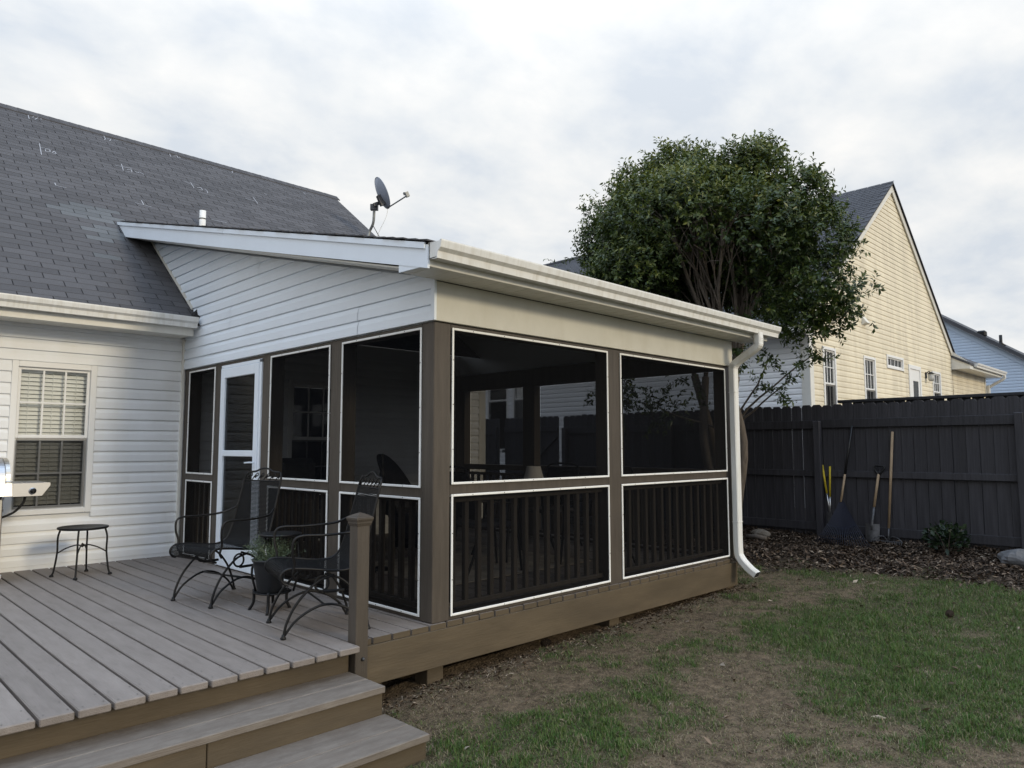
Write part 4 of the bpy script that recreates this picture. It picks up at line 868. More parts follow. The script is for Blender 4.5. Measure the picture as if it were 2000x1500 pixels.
for (e, f, g, h) in ((a, a+.09, .6, 3.24), (b-.09, b, .6, 3.24), (a+.09, b-.09, 3.14, 3.24)): pbox(dmb, PNy, e, f, -.02, .03, g, h, .004)
dd_ = dmb.build('door', 'vinyl', nh); mb = MB()
for (e, f, g, h) in ((a+.09, a+.33, .6, 3.14), (b-.20, b-.09, .6, 3.14), (a+.33, b-.2, 2.85, 3.14)): pbox(mb, PNy, e, f, -.02, .012, g, h, .003)
mb.build('door_leaf', 'vinyl', dd_); mb = MB(); pbox(mb, PNy, a+.33, b-.2, -.012, -.006, .6, 2.85); mb.build('pane', 'glass_dark', dd_); mb = MB(); pbox(mb, PNy, a+.3, b-.15, -.3, -.29, .6, 2.9); mb.build('room_backing', 'dark_room', dd_)
# wall lantern and dryer vent on the yellow wall
wl = MB(); pbox(wl, PNy, 17.60, 17.70, .0, .03, 2.98, 3.14, .006); wl.tube([(17.65, NY-.03, 3.12), (17.65, NY-.09, 3.16), (17.65, NY-.13, 3.12)], .014, 8); wl.lathe([(.085, 3.09), (.03, 3.14)], (17.65, NY-.13, 0), 12); lan = wl.build('wall_lantern', 'iron', nh)
mb = MB(); mb.lathe([(.045, 2.90), (.065, 2.95), (.068, 3.09)], (17.65, NY-.13, 0), 12); mb.build('globe', 'lantern_glass', lan)
mb = MB(); mb.prism([(.0, 3.86), (.12, 3.90), (.02, 4.05), (.0, 4.05)], lambda p, s: (s, NY-p[0], p[1]), 13.22, 13.42); mb.build('vent_hood', 'trim_white', nh)
# white side wall facing us on the left, seen behind the tree and through the porch
Wx = [(9.80, 10.62, 1.10, 2.98), (8.78, 9.63, 1.10, 2.98)]
siding(nh, PNx, lambda z: NY+.02, lambda z: 14.6, .5, 3.58, .1143, 'neighbor_white', Wx)
backing(nh, PNx, NY, 15, 0, 3.7, Wx, 'neighbor_white', 'side_wall')
for w_ in Wx: window(nh, PNx, *w_, zr=2.46, cols=1, rows=1, slats=True, pitch=.055, blind='blind_white')
bx('corner_board', 'trim_white', nh, NX-.035, NX+.14, NY-.035, NY+.14, 0, 3.60, c=.006)
# gable rakes, roof
def nroof(p): return lambda q, s: (q[0], s, q[1])
mb = MB(); mb.prism([(NX-.35, AZ-(AX-NX+.35)*SLn-.02), (AX, AZ-.02), (AX, AZ-.24), (NX-.35, AZ-(AX-NX+.35)*SLn-.2)], nroof(0), NY-.05, NY-.022); mb.build('rake_board', 'trim_white', nh)
mb = MB(); mb.prism([(20.42, AZ-4.88*.80-.02), (AX, AZ-.02), (AX, AZ-.24), (20.3, AZ-4.76*.80-.22)], nroof(0), NY-.05, NY-.022); mb.build('rake_board', 'trim_white', nh)
mb = MB(); xe = NX-.38; zl = AZ-(AX-xe)*SLn; mb.add([(xe, NY-.09, zl), (AX, NY-.09, AZ), (AX, 14.8, AZ), (xe, 14.8, zl), (20.5, NY-.09, AZ-4.96*.80), (20.5, 14.8, AZ-4.96*.80)], [(0, 1, 2, 3), (1, 4, 5, 2)])
mb.add([(xe, NY-.09, zl-.04), (AX, NY-.09, AZ-.04), (AX, NY-.09, AZ), (xe, NY-.09, zl), (20.5, NY-.09, AZ-4.96*.80-.04), (20.5, NY-.09, AZ-4.96*.80)], [(0, 1, 2, 3), (1, 4, 5, 2)]); nroof_o = mb.build('roof', 'shingle_far', nh)
mbs = [MB(), MB(), MB()]; cs = 1/math.sqrt(1+SLn**2); k = 0; sl = 0
while sl*cs < AX-xe-.02:
    y = NY-.10+(.15 if k % 2 else 0)
    while y < 14.8:
        xa = xe+sl*cs; xb = xa+.135*cs; za = zl+(xa-xe)*SLn; zb2 = zl+(xb-xe)*SLn; e = .012
        mbs[random.randrange(3)].add([(xa-.006, y+.004, za+e), (xa-.006, y+.300, za+e), (xb, y+.300, zb2+.003), (xb, y+.004, zb2+.003), (xa-.006, y+.004, za), (xa-.006, y+.300, za)], [(0, 1, 2, 3), (4, 5, 1, 0)]); y += .305
    sl += .127; k += 1
for q in mbs: q.build('shingles', 'shingle_far', nroof_o, kind='stuff')
mb = MB(); mb.tube([(AX, NY+1.3, AZ+.0), (AX, 14.8, AZ+.0)], .07, 6); mb.build('ridge_cap', 'shingle_far', nroof_o)
mb = MB(); mb.box(xe-.01, NX, NY-.05, 14.8, zl-.18, zl-.01); mb.build('eave_fascia', 'trim_white', nh)
# wing on the right with an eave along x
WGX = 23.85
siding(nh, PY(NY+.0), lambda z: 20.2, lambda z: WGX, .6, 3.40, .1143, 'yellow_siding', prof=PROF2)
bx('corner_board', 'trim_white', nh, WGX, WGX+.12, NY-.03, NY+.1, 0, 3.42); mb = MB(); mb.box(20.2, WGX, NY+.02, NY+.1, 0, 3.5); mb.build('wing_wall', 'yellow_siding', nh)
bx('wing_soffit', 'trim_white', nh, 20.15, 24.15, NY-.42, NY, 3.405, 3.42, c=0); bx('wing_fascia', 'trim_white', nh, 20.15, 24.15, NY-.44, NY-.42, 3.40, 3.56, c=0)
mb = MB(); mb.prism([(NY-.46, 3.40), (NY-.46, 3.56), (NY, 3.95), (NY, 3.40)], lambda p, s: (s, *p), 20.12, 20.15); mb.build('wing_gable_return', 'trim_white', nh)
mb = MB(); mb.prism([(NY-.46, 3.57), (NY+4.5, 6.3), (NY+4.5, 6.2), (NY-.46, 3.5)], lambda p, s: (s, *p), 20.1, 24.2); mb.build('wing_roof', 'shingle_far', nh)
gutter(nh, 20.6, 24.25, NY-.44, 3.47); mb = MB(); mb.sweep(rrect(.035, .045, .01), catmull([(24.1, NY-.5, 3.47), (24.1, NY-.48, 3.36), (24.0, NY-.12, 3.12), (23.98, NY-.08, 2.95), (23.98, NY-.08, .5)], 4), False, True, up=(0, 1, 0)); mb.build('downspout', 'gutter_white', nh)
# pale blue house farther along the row
BW = 29.0
bh = thing('blue_house', 'pale blue sided house with falling roof edge farther off at the right', 'house', (BW+3, 3, 0))
def brk(Y): return 6.16-.69*(3.99-Y) if Y < 9 else 6.16-.69*(3.99-9)-.69*(Y-9)
siding(bh, PX(BW), lambda z: max(-3.0, 3.99-(6.16-.22-z)/.69), lambda z: min(16, 14.0-(z-6.16)/.69 if z > 5 else 16), .8, 8.6, .1143, 'blue_siding')
mb = MB(); mb.add([(BW+.02, -3, 0), (BW+.02, 16, 0), (BW+.02, 16, 4.4), (BW+.02, 9, 9.2), (BW+.02, -3, brk(-3)-.1)], [(0, 1, 2, 3, 4)]); mb.build('gable_wall', 'blue_siding', bh)
for nm, m_, x0, x1, t0, t1 in (('rake_board', 'blue_siding', BW-.04, BW-.016, -.005, -.235), ('roof', 'shingle_far', BW-.22, BW+9, .17, .0)):
    mb = MB(); mb.prism([(-3.4, brk(-3.4)+t0), (9, brk(9)+t0), (16.2, brk(16.2)+t0), (16.2, brk(16.2)+t1), (9, brk(9)+t1), (-3.4, brk(-3.4)+t1)], lambda p, s: (s, *p), x0, x1); mb.build(nm, m_, bh)
mb = MB(); mb.lathe([(.16, 0), (.06, .12), (.055, .14), (.055, .42)], (BW+.3, 2.22, brk(2.22)+.1), 12); mb.build('vent_pipe', 'iron', bh)
bx('roof_vent', 'iron', bh, BW+.2, BW+.5, 2.68, 2.98, brk(2.83)+.1, brk(2.83)+.34, c=.05)

# ------------------------------------------------------------------ tree
def build_tree():
    base = Vector((6.42, 1.25, float(gz(6.42, 1.25))-.03))
    t = thing('evergreen_tree', 'multi stemmed broadleaf evergreen tree with a dense rounded crown by the fence', 'tree', tuple(base))
    C = Vector((6.25, 1.46, 3.90)); rx, rz = 1.62, 1.48
    bb = MB(); tips = []
    rn = random.Random(3)
    def limb(p, d, r, ln, lvl, tgt):
        n = 7; pts = [p]; q = p.copy(); dd = d.copy()
        for i in range(n):
            want = (tgt-q).normalized(); dd = (dd*.75+want*.25+Vector((rn.gauss(0, .06), rn.gauss(0, .06), rn.gauss(0, .05)))).normalized(); q = q+dd*(ln/n); w = q-C; e_ = math.sqrt((w.x*w.x+w.y*w.y)/rx**2+(w.z/rz)**2)
            if w.z > .1 and e_ > .86: q = C+w*(.86/e_)
            pts.append(q)
        bb.tube(pts, r, 7 if lvl < 2 else 5, scales=[1-.62*i/n for i in range(n+1)])
        return pts
    stems = [(-.16, .10), (.10, -.06), (.02, .14), (-.05, -.14), (.15, .1), (-.12, -.02), (.05, .02)]
    for k, (dx, dy) in enumerate(stems):
        a = k*2*math.pi/7+.4; tgt = C+Vector((math.cos(a)*rx*.62, math.sin(a)*rx*.62, .9+.5*rn.random()))
        p0 = base+Vector((dx*.7, dy*.7, 0)); mid = base+Vector((dx*2.0, dy*2.0, 1.3+.2*rn.random())); r = .060+.014*rn.random()
        pts = catmull([p0, p0+Vector((dx*.3, dy*.3, .5)), mid, mid+(tgt-mid)*.22+Vector((0, 0, .12))], 4); bb.tube(pts, r, 9, scales=[1.25-.45*i/(len(pts)-1) for i in range(len(pts))])
        q = pts[-1]; r2 = r*.8; d = (pts[-1]-pts[-2]).normalized()
        for j in range(4):
            a2 = a+rn.gauss(0, .55); el = rn.uniform(.35, 1.25); tg = C+Vector((math.cos(a2)*math.cos(el)*rx*.95, math.sin(a2)*math.cos(el)*rx*.95, math.sin(el)*rz*.66))
            l1 = limb(q, d, r2*.62, (tg-q).length*.88, 1, tg)
            for m_ in range(7):
                i = rn.randrange(2, 7); a3 = a2+rn.gauss(0, .5); e3 = el+rn.gauss(0, .4); tg2 = C+Vector((math.cos(a3)*math.cos(e3)*rx, math.sin(a3)*math.cos(e3)*rx, math.sin(e3)*rz))
                l2 = limb(l1[i], (l1[i]-l1[i-1]).normalized(), r2*.24, (tg2-l1[i]).length*.68, 2, tg2); tips.append(l2[-1])
                for m2 in range(2): i2 = rn.randrange(3, 7); tg3 = tg2+Vector((rn.gauss(0, .3), rn.gauss(0, .3), rn.gauss(0, .3))); l3 = limb(l2[i2], (l2[i2]-l2[i2-1]).normalized(), r2*.11, max(.15, (tg3-l2[i2]).length*.7), 3, tg3); tips.append(l3[-1])
    for (px_, X_) in (((1500, 700), 6.1), ((1590, 690), 6.3), ((1290, 790), 5.6), ((1540, 745), 6.2)):
        tg = pix_on_x(*px_, X_); q = base+Vector((0, 0, 1.5)); limb(q, (tg-q).normalized(), .02, (tg-q).length, 2, tg)
    bb.build('trunk', 'bark', t)
    # leaves: twigs spread over the crown shell, leaves spiralling round each twig
    g = np.random.default_rng(11); c = np.array(C); tw = []; td = []; lump = []; tocam = np.array([-.72, -.70, 0.]); right = np.array([.708, -.706, 0])
    nb_ = 38
    for k in range(nb_):
        zz = 1-(k+.5)/nb_*1.42; ph = k*2.39996+.3; rr = math.sqrt(max(0, 1-zz*zz)); dv = np.array([rr*math.cos(ph), rr*math.sin(ph), zz])+g.normal(size=3)*.10; dv /= np.linalg.norm(dv)
        fr_ = dv@tocam
        if zz < .12 and fr_ > .30: continue                       # open vase underside facing us: the stems show
        wob = .90+.10*math.sin(ph*1.7+1)+g.uniform(-.16, .16); br = g.uniform(.36, .72)*(1.0 if zz > -.2 else .85)
        bc = c+dv*np.array([rx, rx, rz])*(wob-.30); m_ = int(290*(br/.5)**2*(1 if not (zz < .5 and fr_ > .55) else .5))
        q = g.normal(size=(m_, 3)); q += dv*.55; q /= np.linalg.norm(q, axis=1)[:, None]
        tw.append(bc+q*br*(1-.35*g.random(m_)[:, None]**1.5)*np.array([1, 1, .85])); w_ = q*.8+np.array([0, 0, .35])+g.normal(size=(m_, 3))*.35; td.append(w_/np.linalg.norm(w_, axis=1)[:, None])
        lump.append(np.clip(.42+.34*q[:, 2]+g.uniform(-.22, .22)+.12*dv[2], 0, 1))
    # boughs that break the outline
    for (u, v, X, br, m_, tn) in ((1475, 338, 6.2, .34, 230, .66), (1440, 345, 6.0, .36, 200, .55), (1312, 338, 6.2, .36, 250, .70), (1240, 385, 6.2, .38, 260, .66), (1185, 470, 6.2, .36, 260, .60), (1555, 392, 6.3, .36, 230, .52), (1606, 470, 6.3, .36, 240, .50), (1350, 318, 6.4, .22, 90, .55), (1500, 308, 6.4, .16, 50, .55), (1575, 350, 6.3, .14, 36, .5), (1160, 420, 6.2, .15, 36, .6)):
        p = np.array(pix_on_x(u, v, X)); q = g.normal(size=(m_, 3)); q /= np.linalg.norm(q, axis=1)[:, None]; tw.append(p+q*br*(1-.4*g.random(m_)[:, None])); w_ = q*.8+np.array([0, 0, .35])+g.normal(size=(m_, 3))*.35
        td.append(w_/np.linalg.norm(w_, axis=1)[:, None]); lump.append(np.clip(tn-.1+.3*q[:, 2], 0, 1))
    tw = np.concatenate(tw); td = np.concatenate(td); lump = np.concatenate(lump)
    # drooping lower skirt on the right and sprigs below the crown
    ex = []
    for (u, v, X, s, m_) in ((1640, 595, 6.2, .15, 80), (1605, 555, 6.0, .20, 130), (1580, 610, 6.1, .16, 90), (1530, 590, 6.2, .22, 110), (1610, 640, 6.2, .08, 16), (1550, 640, 6.1, .12, 30), (1590, 695, 6.3, .07, 9), (1575, 705, 6.3, .06, 6), (1500, 702, 6.1, .08, 10), (1515, 770, 6.25, .07, 7), (1540, 745, 6.2, .06, 6), (1485, 760, 6.15, .06, 5), (1440, 690, 6.0, .14, 14), (1165, 500, 6.3, .20, 90), (1205, 560, 6.4, .24, 100), (1275, 790, 5.55, .16, 40), (1215, 755, 5.6, .15, 30), (1160, 770, 5.6, .06, 8), (1320, 800, 5.7, .10, 12), (1330, 740, 5.8, .10, 10)):
        p = np.array(pix_on_x(u, v, X)); ex.append(p+g.normal(size=(m_, 3))*s*np.array([1, 1, .8]))
    ex = np.concatenate(ex); ed = g.normal(size=ex.shape)+np.array([0, 0, -.3]); ed /= np.linalg.norm(ed, axis=1)[:, None]
    tw = np.concatenate([tw, ex]); td = np.concatenate([td, ed]); lum = np.concatenate([lump, np.full(len(ex), .35)]); n = len(tw)
    nl = 14; s = (np.arange(nl)/nl)[None, :]; tl = g.uniform(.14, .30, n)[:, None]
    P = tw[:, None, :]+td[:, None, :]*(s*tl)[:, :, None]; P = P.reshape(-1, 3); T = np.repeat(td, nl, 0); N = len(P)
    q = g.normal(size=(N, 3)); q -= (q*T).sum(1)[:, None]*T; q /= np.linalg.norm(q, axis=1)[:, None]
    ld = q*.85+T*.55+np.array([0, 0, -.12]); ld /= np.linalg.norm(ld, axis=1)[:, None]
    nr_ = T+g.normal(size=(N, 3))*.4; sd_ = np.cross(ld, nr_); sd_ /= np.linalg.norm(sd_, axis=1)[:, None]; nn = np.cross(sd_, ld)
    ln = g.uniform(.045, .088, N)[:, None]; wd = ln*.21
    V = np.stack([P, P+ld*ln*.5+sd_*wd+nn*.004, P+ld*ln-nn*ln*.12, P+ld*ln*.5-sd_*wd+nn*.004], 1).reshape(-1, 3); i = np.arange(N)*4
    F = np.concatenate([np.stack([i, i+1, i+2], -1), np.stack([i, i+2, i+3], -1)])
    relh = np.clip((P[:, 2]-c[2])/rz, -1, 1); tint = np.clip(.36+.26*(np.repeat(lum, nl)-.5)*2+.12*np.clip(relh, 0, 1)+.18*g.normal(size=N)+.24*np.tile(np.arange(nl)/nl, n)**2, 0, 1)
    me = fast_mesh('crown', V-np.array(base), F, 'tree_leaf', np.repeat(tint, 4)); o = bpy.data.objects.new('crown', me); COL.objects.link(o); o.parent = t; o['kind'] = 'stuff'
build_tree()

# ------------------------------------------------------------------ tools leaning on the fence
XF = FX-.05
def pf(u, v, X=XF): return pix_on_x(u, v, X)
gr_ = lambda X, Y: float(gz(X, Y))
lr = thing('leaf_rake', 'wide dark plastic leaf rake leaning head down on the fence', 'rake', (6.55, -.1, gr_(6.55, -.1)))
top = pf(1664, 832, FX-.05); neck = pf(1643, 976, 6.72); fl = pf(1592, 1068, 6.50); fr = pf(1700, 1072, 6.50)
mid1 = neck+(top-neck)*.34
mb = MB(); mb.tube([neck+(top-neck)*-.03, mid1], .014, 10); mb.build('handle', 'wood_handle', lr, 'pale wooden lower handle'); mb = MB(); mb.tube([mid1, top], .0155, 10); mb.build('grip', 'black_plastic', lr)
mb = MB()
ml_ = neck+(fl-neck)*.54; mr_ = neck+(fr-neck)*.54; nb = 10; vs = [tuple(neck+(neck-top)*-.02)]
for i in range(nb+1): f = i/nb; p = ml_.lerp(mr_, f)+Vector((0, 0, -.045*math.sin(math.pi*f))); vs.append(tuple(p))
mb.add(vs, [(0, i+1, i+2) for i in range(nb)]); mb.add([tuple(Vector(v)+Vector((.02, 0, -.004))) for v in vs], [(0, i+2, i+1) for i in range(nb)]); mb.build('head', 'tine_blue', lr)
for i in range(22):
    f = i/21; a = ml_.lerp(mr_, f)+Vector((0, 0, -.045*math.sin(math.pi*f))); b = fl.lerp(fr, f)+Vector((-.03*math.sin(math.pi*f), 0, -.04*math.sin(math.pi*f))); b.z = max(b.z, gr_(b.x, b.y)+.012)
    mb = MB(); mb.tube([a+(neck-a)*.05, a.lerp(b, .5), b+Vector((0, 0, .012)), b+Vector((.035, 0, -.012))], .005, 5); mb.build('tine', 'tine_blue', lr)
for f in (.25, .55): mb = MB(); mb.tube([tuple((ml_.lerp(mr_, i/10)+Vector((0, 0, -.045*math.sin(math.pi*i/10)))).lerp(fl.lerp(fr, i/10), f)) for i in range(11)], .007, 5); mb.build('cross_bar', 'tine_blue', lr)
sp = thing('garden_spade', 'digging shovel with black D handle leaning on the fence', 'shovel', (6.75, -.55, gr_(6.75, -.55)))
d0 = pf(1716, 926, FX-.055); s1 = pf(1707, 992, FX-.10); s2 = pf(1703, 1025, FX-.13); bl = pf(1703, 1064, FX-.17)
mb = MB(); mb.tube([d0, s1], .0165, 10); mb.build('shaft', 'wood_handle', sp); mb = MB(); mb.tube([s1+(d0-s1)*.02, s2, s2+(bl-s2)*.25], .0165, 10); mb.build('socket', 'steel_tool', sp)
mb = MB(); k = (d0-s1).normalized(); sdv = Vector((0, 1, 0)); g0 = d0-k*.015
mb.tube(catmull([g0, g0+k*.03-sdv*.02, g0+k*.075-sdv*.055, g0+k*.118-sdv*.052, g0+k*.122, g0+k*.118+sdv*.052, g0+k*.075+sdv*.055, g0+k*.03+sdv*.02, g0], 4), .0125, 8); mb.build('handle', 'black_plastic', sp)
mb = MB(); n = 10; vs = []
for j in range(7):
    f = j/6; c = s2.lerp(bl, -.05+1.1*f); w = .088*(1 if f < .5 else math.sqrt(max(0.02, 1-((f-.5)/.52)**2)))
    for i in range(n+1): u = -1+2*i/n; vs.append((c.x-.028*(1-u*u)+.02, c.y+u*w, c.z))
mb.add(vs, [(j*(n+1)+i, j*(n+1)+i+1, (j+1)*(n+1)+i+1, (j+1)*(n+1)+i) for j in range(6) for i in range(n)], True); mb.build('blade', 'steel_tool', sp)
br_ = thing('bow_rake', 'long wooden handled bow rake leaning on the fence', 'rake', (6.75, -.75, gr_(6.75, -.75)))
h0 = pf(1743, 843, FX-.03); h1 = pf(1736, 1032, FX-.10); hd = pf(1735, 1066, FX-.14)
mb = MB(); mb.tube([h0, h1], .0165, 10, scales=[1, .95]); mb.build('handle', 'wood_handle', br_); mb = MB(); mb.tube([h1+(h0-h1)*.02, hd+Vector((0, 0, .04))], .012, 8); mb.build('socket', 'steel_tool', br_)
gh = gr_(hd.x, hd.y)+.035
for s in (-1, 1): mb = MB(); mb.tube(catmull([(hd.x, hd.y, hd.z+.05), (hd.x-.01, hd.y+s*.05, gh+.055), (hd.x-.03, hd.y+s*.13, gh+.045), (hd.x-.05, hd.y+s*.18, gh)], 4), .006, 6); mb.build('bow', 'steel_tool', br_)
bx('head', 'steel_tool', br_, hd.x-.06, hd.x-.045, hd.y-.19, hd.y+.19, gh-.008, gh+.008, c=.002)
for i in range(14): y = hd.y-.18+i*.36/13; mb = MB(); mb.tube([(hd.x-.052, y, gh), (hd.x-.075, y, gh-.02), (hd.x-.085, y, gh-.05)], .004, 5, scales=[1, .9, .5]); mb.build('tine', 'steel_tool', br_)
lo_ = thing('loppers', 'loppers with yellow handles standing between the post and the leaf rake', 'loppers', (6.8, .02, gr_(6.8, .02)))
for (a, b, c) in (((1606, 908), (1615, 964), (1621, 1002)), ((1621, 911), (1621, 970), (1622, 1002))):
    A, B, C_ = pf(*a, FX-.035), pf(*b, FX-.07), pf(*c, FX-.10); mb = MB(); mb.tube([A, B], .0135, 8); mb.build('grip', 'yellow_paint', lo_); mb = MB(); mb.tube([B+(A-B)*.02, C_], .0105, 8); mb.build('arm', 'alu', lo_)
pb = pf(1621, 1005, FX-.10); mb = MB(); obox(mb, pb+Vector((0, 0, -.06)), Vector((.008, 0, 0)), Vector((0, .03, 0)), Vector((0, 0, .10))); mb.build('blades', 'steel_tool', lo_)

# ------------------------------------------------------------------ shrub, rocks, log, pine cones
def rock(name, c, s, seed, m, label, cat='rock'):
    mb = MB(); r_ = random.Random(seed); nu, nv = 18, 10; vs = []
    ph = [(r_.uniform(0, 6), r_.uniform(.6, 2.4), r_.uniform(0, 6), r_.uniform(.6, 2.4)) for _ in range(6)]
    for j in range(nv+1):
        th = math.pi*j/nv
        for i in range(nu):
            a = 2*math.pi*i/nu; x, y, z = math.sin(th)*math.cos(a), math.sin(th)*math.sin(a), math.cos(th)
            k = 1+.10*sum(math.sin(p+x*f*2+y*g*2.3+z*f*1.7) for p, f, q, g in ph)/2.2; vs.append((c[0]+x*k*s[0], c[1]+y*k*s[1], c[2]+z*k*s[2]))
    mb.add(vs, [(j*nu+i, j*nu+(i+1) % nu, (j+1)*nu+(i+1) % nu, (j+1)*nu+i) for j in range(nv) for i in range(nu)], False)
    return one(mb.build(name, m, None), label, cat)
p = pf(1992, 1088, 6.5); rock('boulder', (6.45, p.y, gr_(6.45, p.y)+.05), (.16, .20, .11), 4, 'stone_grey', 'rounded grey boulder by the fence post at the right edge')
p = pf(1487, 1034, 6.55); rock('rock', (6.55, p.y, gr_(6.55, p.y)+.04), (.07, .14, .065), 9, 'stone', 'flat tan rock beside the tree base')
p = pf(1475, 1047, 6.35); mb = MB(); a = Vector((6.35, p.y+.12, gr_(6.35, p.y)+.04)); b = a+Vector((-.05, -.30, .0)); mb.tube([a, a.lerp(b, .5)+Vector((0, 0, .012)), b], .032, 10); one(mb.build('log', 'bark', None), 'short piece of branch lying by the tree base', 'branch')
def cone(u, v, label):
    d = _f*FPX+_r2*(u-1000)-_u2*(v-750); tt_ = 1
    for t_ in np.linspace(2, 12, 4000)/FPX:
        q = CAM+t_*d
        if q[2] < gz(q[0], q[1]): break
    t = thing('pine_cone', label, 'pine cone', (q[0], q[1], float(gz(q[0], q[1])))); mb = MB()
    for k in range(46):
        f = k/46; a = k*2.4; r = .028*math.sin(math.pi*(.12+.8*f)); c = Vector((q[0]-.045+.09*f, q[1]+math.cos(a)*r*.7, q[2]+.028+math.sin(a)*r*.7)); o_ = Vector((.004, math.cos(a)*.014, math.sin(a)*.014)); w = Vector((0, -math.sin(a), math.cos(a)))*.010
        mb.add([tuple(c-w), tuple(c+w), tuple(c+o_+w*.6), tuple(c+o_-w*.6)], [(0, 1, 2, 3)])
    mb.build('scales', 'cone', t)
cone(1066, 1262, 'dark pine cone on the ground below the porch rim'); cone(1855, 1205, 'dark pine cone lying out on the lawn')
def leaf_ball(name, label, cat, c, s, n, m, ln, nst=7):
    t = thing(name, label, cat, (c[0], c[1], c[2])); g = np.random.default_rng(5); mb = MB()
    for k in range(nst): a = k*6.283/nst; mb.tube(catmull([(c[0], c[1], c[2]-.03), (c[0]+math.cos(a)*s[0]*.4, c[1]+math.sin(a)*s[1]*.4, c[2]+s[2]*.9), (c[0]+math.cos(a)*s[0]*.8, c[1]+math.sin(a)*s[1]*.8, c[2]+s[2]*(1.3+.5*random.random()))], 3), .006, 5)
    mb.build('stems', 'bark', t)
    P = g.normal(size=(n, 3)); P /= np.linalg.norm(P, axis=1)[:, None]; P = P*(g.random(n)**.5)[:, None]*np.array([s[0], s[1], s[2]*.9])+np.array([0, 0, s[2]])
    ld = P/np.maximum(.01, np.linalg.norm(P, axis=1))[:, None]+g.normal(size=(n, 3))*.5; ld /= np.linalg.norm(ld, axis=1)[:, None]; sd_ = np.cross(ld, g.normal(size=(n, 3))); sd_ /= np.linalg.norm(sd_, axis=1)[:, None]
    l = g.uniform(.6, 1.2, n)[:, None]*ln; V = np.stack([P, P+ld*l*.5+sd_*l*.24, P+ld*l-np.array([0, 0, .2])*l, P+ld*l*.5-sd_*l*.24], 1).reshape(-1, 3); i = np.arange(n)*4
    F = np.concatenate([np.stack([i, i+1, i+2], -1), np.stack([i, i+2, i+3], -1)]); o = bpy.data.objects.new('foliage', fast_mesh('foliage', V, F, m, np.repeat(g.random(n), 4))); COL.objects.link(o); o.parent = t; o['kind'] = 'stuff'
p = pf(1850, 1062, 6.62); leaf_ball('shrub', 'small dark green leafy shrub at the foot of the fence', 'shrub', (6.62, p.y, gr_(6.62, p.y)), (.20, .24, .19), 420, 'shrub_leaf', .085)

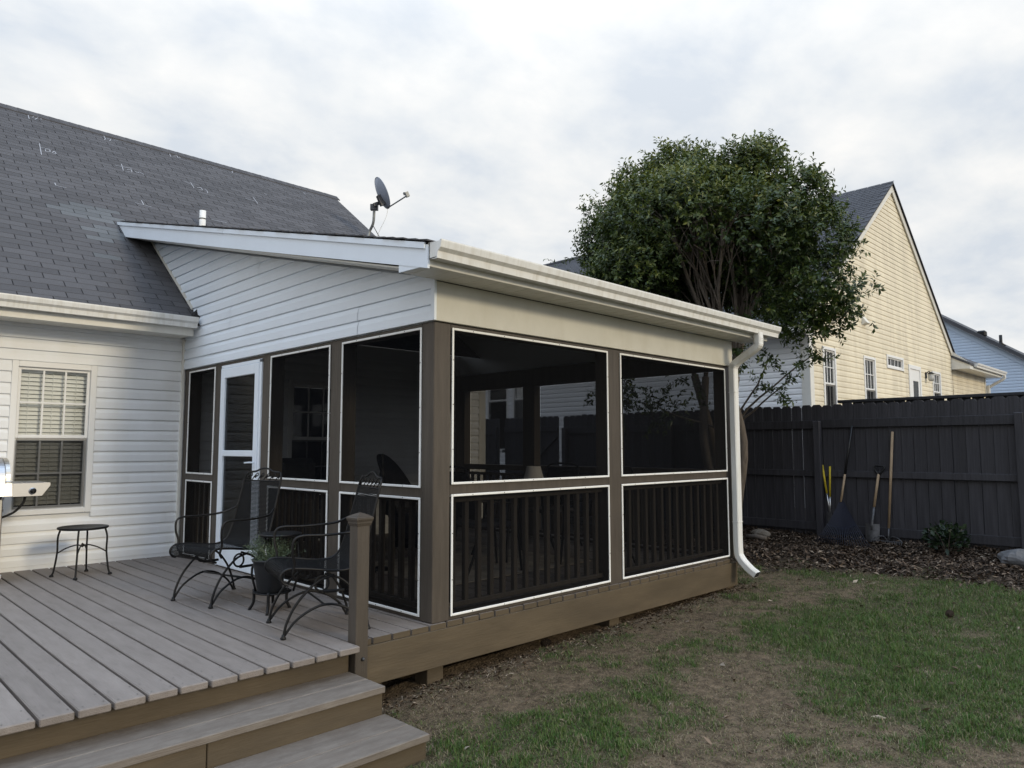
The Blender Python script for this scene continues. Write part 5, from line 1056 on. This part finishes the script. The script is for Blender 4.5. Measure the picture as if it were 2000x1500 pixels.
# ------------------------------------------------------------------ lawn and leaf litter
def build_grass():
    g = np.random.default_rng(2); n = 620000
    # even in the picture: more blades close to the camera
    x = g.uniform(-1.6, 7.0, n); y = g.uniform(-4.2, .35, n)
    d = np.hypot(x-CAM[0], y-CAM[1]); keep = g.random(n) < np.clip(1.2*(4.2/d)**1.4, .2, 1)
    x, y = x[keep], y[keep]
    u, v, z = project(np.stack([x, y, gz(x, y)], -1)); inside = (u > -60) & (u < 2080) & (v < 1600) & (z > .3); x, y = x[inside], y[inside]
    gr, mu = masks(x, y); clump = fbm(x, y, 9, 77, 2)
    steps_ = (x < -.62) & (y > -.80)
    keep = (g.random(len(x)) < (.42+.58*gr)*(1-.93*mu)*(.25+1.3*clump)) & ~steps_ & ~((y > .02) & (x < 4.25)); x, y, gr = x[keep], y[keep], gr[keep]; n = len(x)
    z = gz(x, y); a = g.uniform(0, 6.283, n); lean = g.uniform(.15, 1.25, n); dead = g.random(n) < (.93-.78*gr); lean = np.where(dead, g.uniform(.7, 1.5, n), lean)
    h = g.uniform(.016, .042, n)*(.55+.75*gr)*(.35+1.3*fbm(x, y, 8, 91, 2)**1.3)*np.where(dead, 1.1, 1); w = g.uniform(.0011, .0022, n)*1.15
    dx, dy = np.cos(a)*np.sin(lean), np.sin(a)*np.sin(lean); dz = np.cos(lean); b = np.stack([x, y, z-.003], -1); s = np.stack([-np.sin(a), np.cos(a), 0*a], -1)*w[:, None]; d_ = np.stack([dx, dy, dz], -1)
    mid = b+(d_*.55+np.array([0, 0, .18]))*h[:, None]; tip = b+d_*h[:, None]*1.05
    V = np.stack([b-s, b+s, mid+s*.8, mid-s*.8, tip], 1).reshape(-1, 3); i = np.arange(n)*5
    F = np.concatenate([np.stack([i, i+1, i+2], -1), np.stack([i, i+2, i+3], -1), np.stack([i+3, i+2, i+4], -1)])
    t = np.where(dead, g.uniform(.62, 1, n), np.clip(g.normal(.30, .16, n)+.10*(1-gr), 0, .62)); me = fast_mesh('grass', V, F, 'grass', np.repeat(t, 5)); o = bpy.data.objects.new('grass', me); COL.objects.link(o)
    o['kind'] = 'stuff'; o['label'] = 'thin patchy green and straw coloured grass on the lawn'; o['category'] = 'grass'
def build_litter():
    g = np.random.default_rng(4); n = 34000
    x = np.concatenate([g.uniform(4.0, 7.0, n), g.uniform(-.7, 7, 1500), g.uniform(-.7, 4.4, 2600)]); y = np.concatenate([g.uniform(-4.0, 2.4, n), g.uniform(-3.5, 0, 1500), -np.abs(g.normal(.02, .16, 2600))+.06])
    cls = np.concatenate([np.zeros(n), np.ones(1500), np.full(2600, 2)]); gr, mu = masks(x, y)
    keep = ((cls == 0) & (g.random(len(x)) < mu**.7*.9)) | ((cls == 1) & (g.random(len(x)) < .10+.25*np.clip((x-3)/2, 0, 1))) | ((cls == 2) & (x > -.6)); x, y, cls = x[keep], y[keep], cls[keep]; n = len(x)
    z = gz(x, y)+g.uniform(.002, .028, n)*np.where(cls == 0, 1, .4); a = g.uniform(0, 6.283, n); ln = g.uniform(.014, .046, n)*np.where(cls == 2, .55, 1); wd = ln*np.where(cls == 2, g.uniform(.05, .2, n), g.uniform(.16, .42, n))
    d = np.stack([np.cos(a), np.sin(a), g.normal(0, .35, n)], -1); s = np.stack([-np.sin(a), np.cos(a), g.normal(0, .35, n)], -1); c = np.stack([x, y, z], -1); cur = g.uniform(-.012, .02, n)
    up = np.zeros((n, 3)); up[:, 2] = cur
    V = np.stack([c-d*ln[:, None], c+s*wd[:, None]+up, c+d*ln[:, None]+up*.5, c-s*wd[:, None]+up], 1).reshape(-1, 3); i = np.arange(n)*4
    F = np.concatenate([np.stack([i, i+1, i+2], -1), np.stack([i, i+2, i+3], -1)]); t = np.clip(g.beta(1.5, 2.6, n)+np.where(cls == 1, .3, 0)+np.where(cls == 2, .25, 0), 0, 1)
    me = fast_mesh('leaf_litter', V, F, 'litter', np.repeat(t, 4)); o = bpy.data.objects.new('leaf_litter', me); COL.objects.link(o); o['kind'] = 'stuff'; o['label'] = 'brown fallen leaves and mulch along the fence and porch'; o['category'] = 'leaf litter'
build_grass(); build_litter()
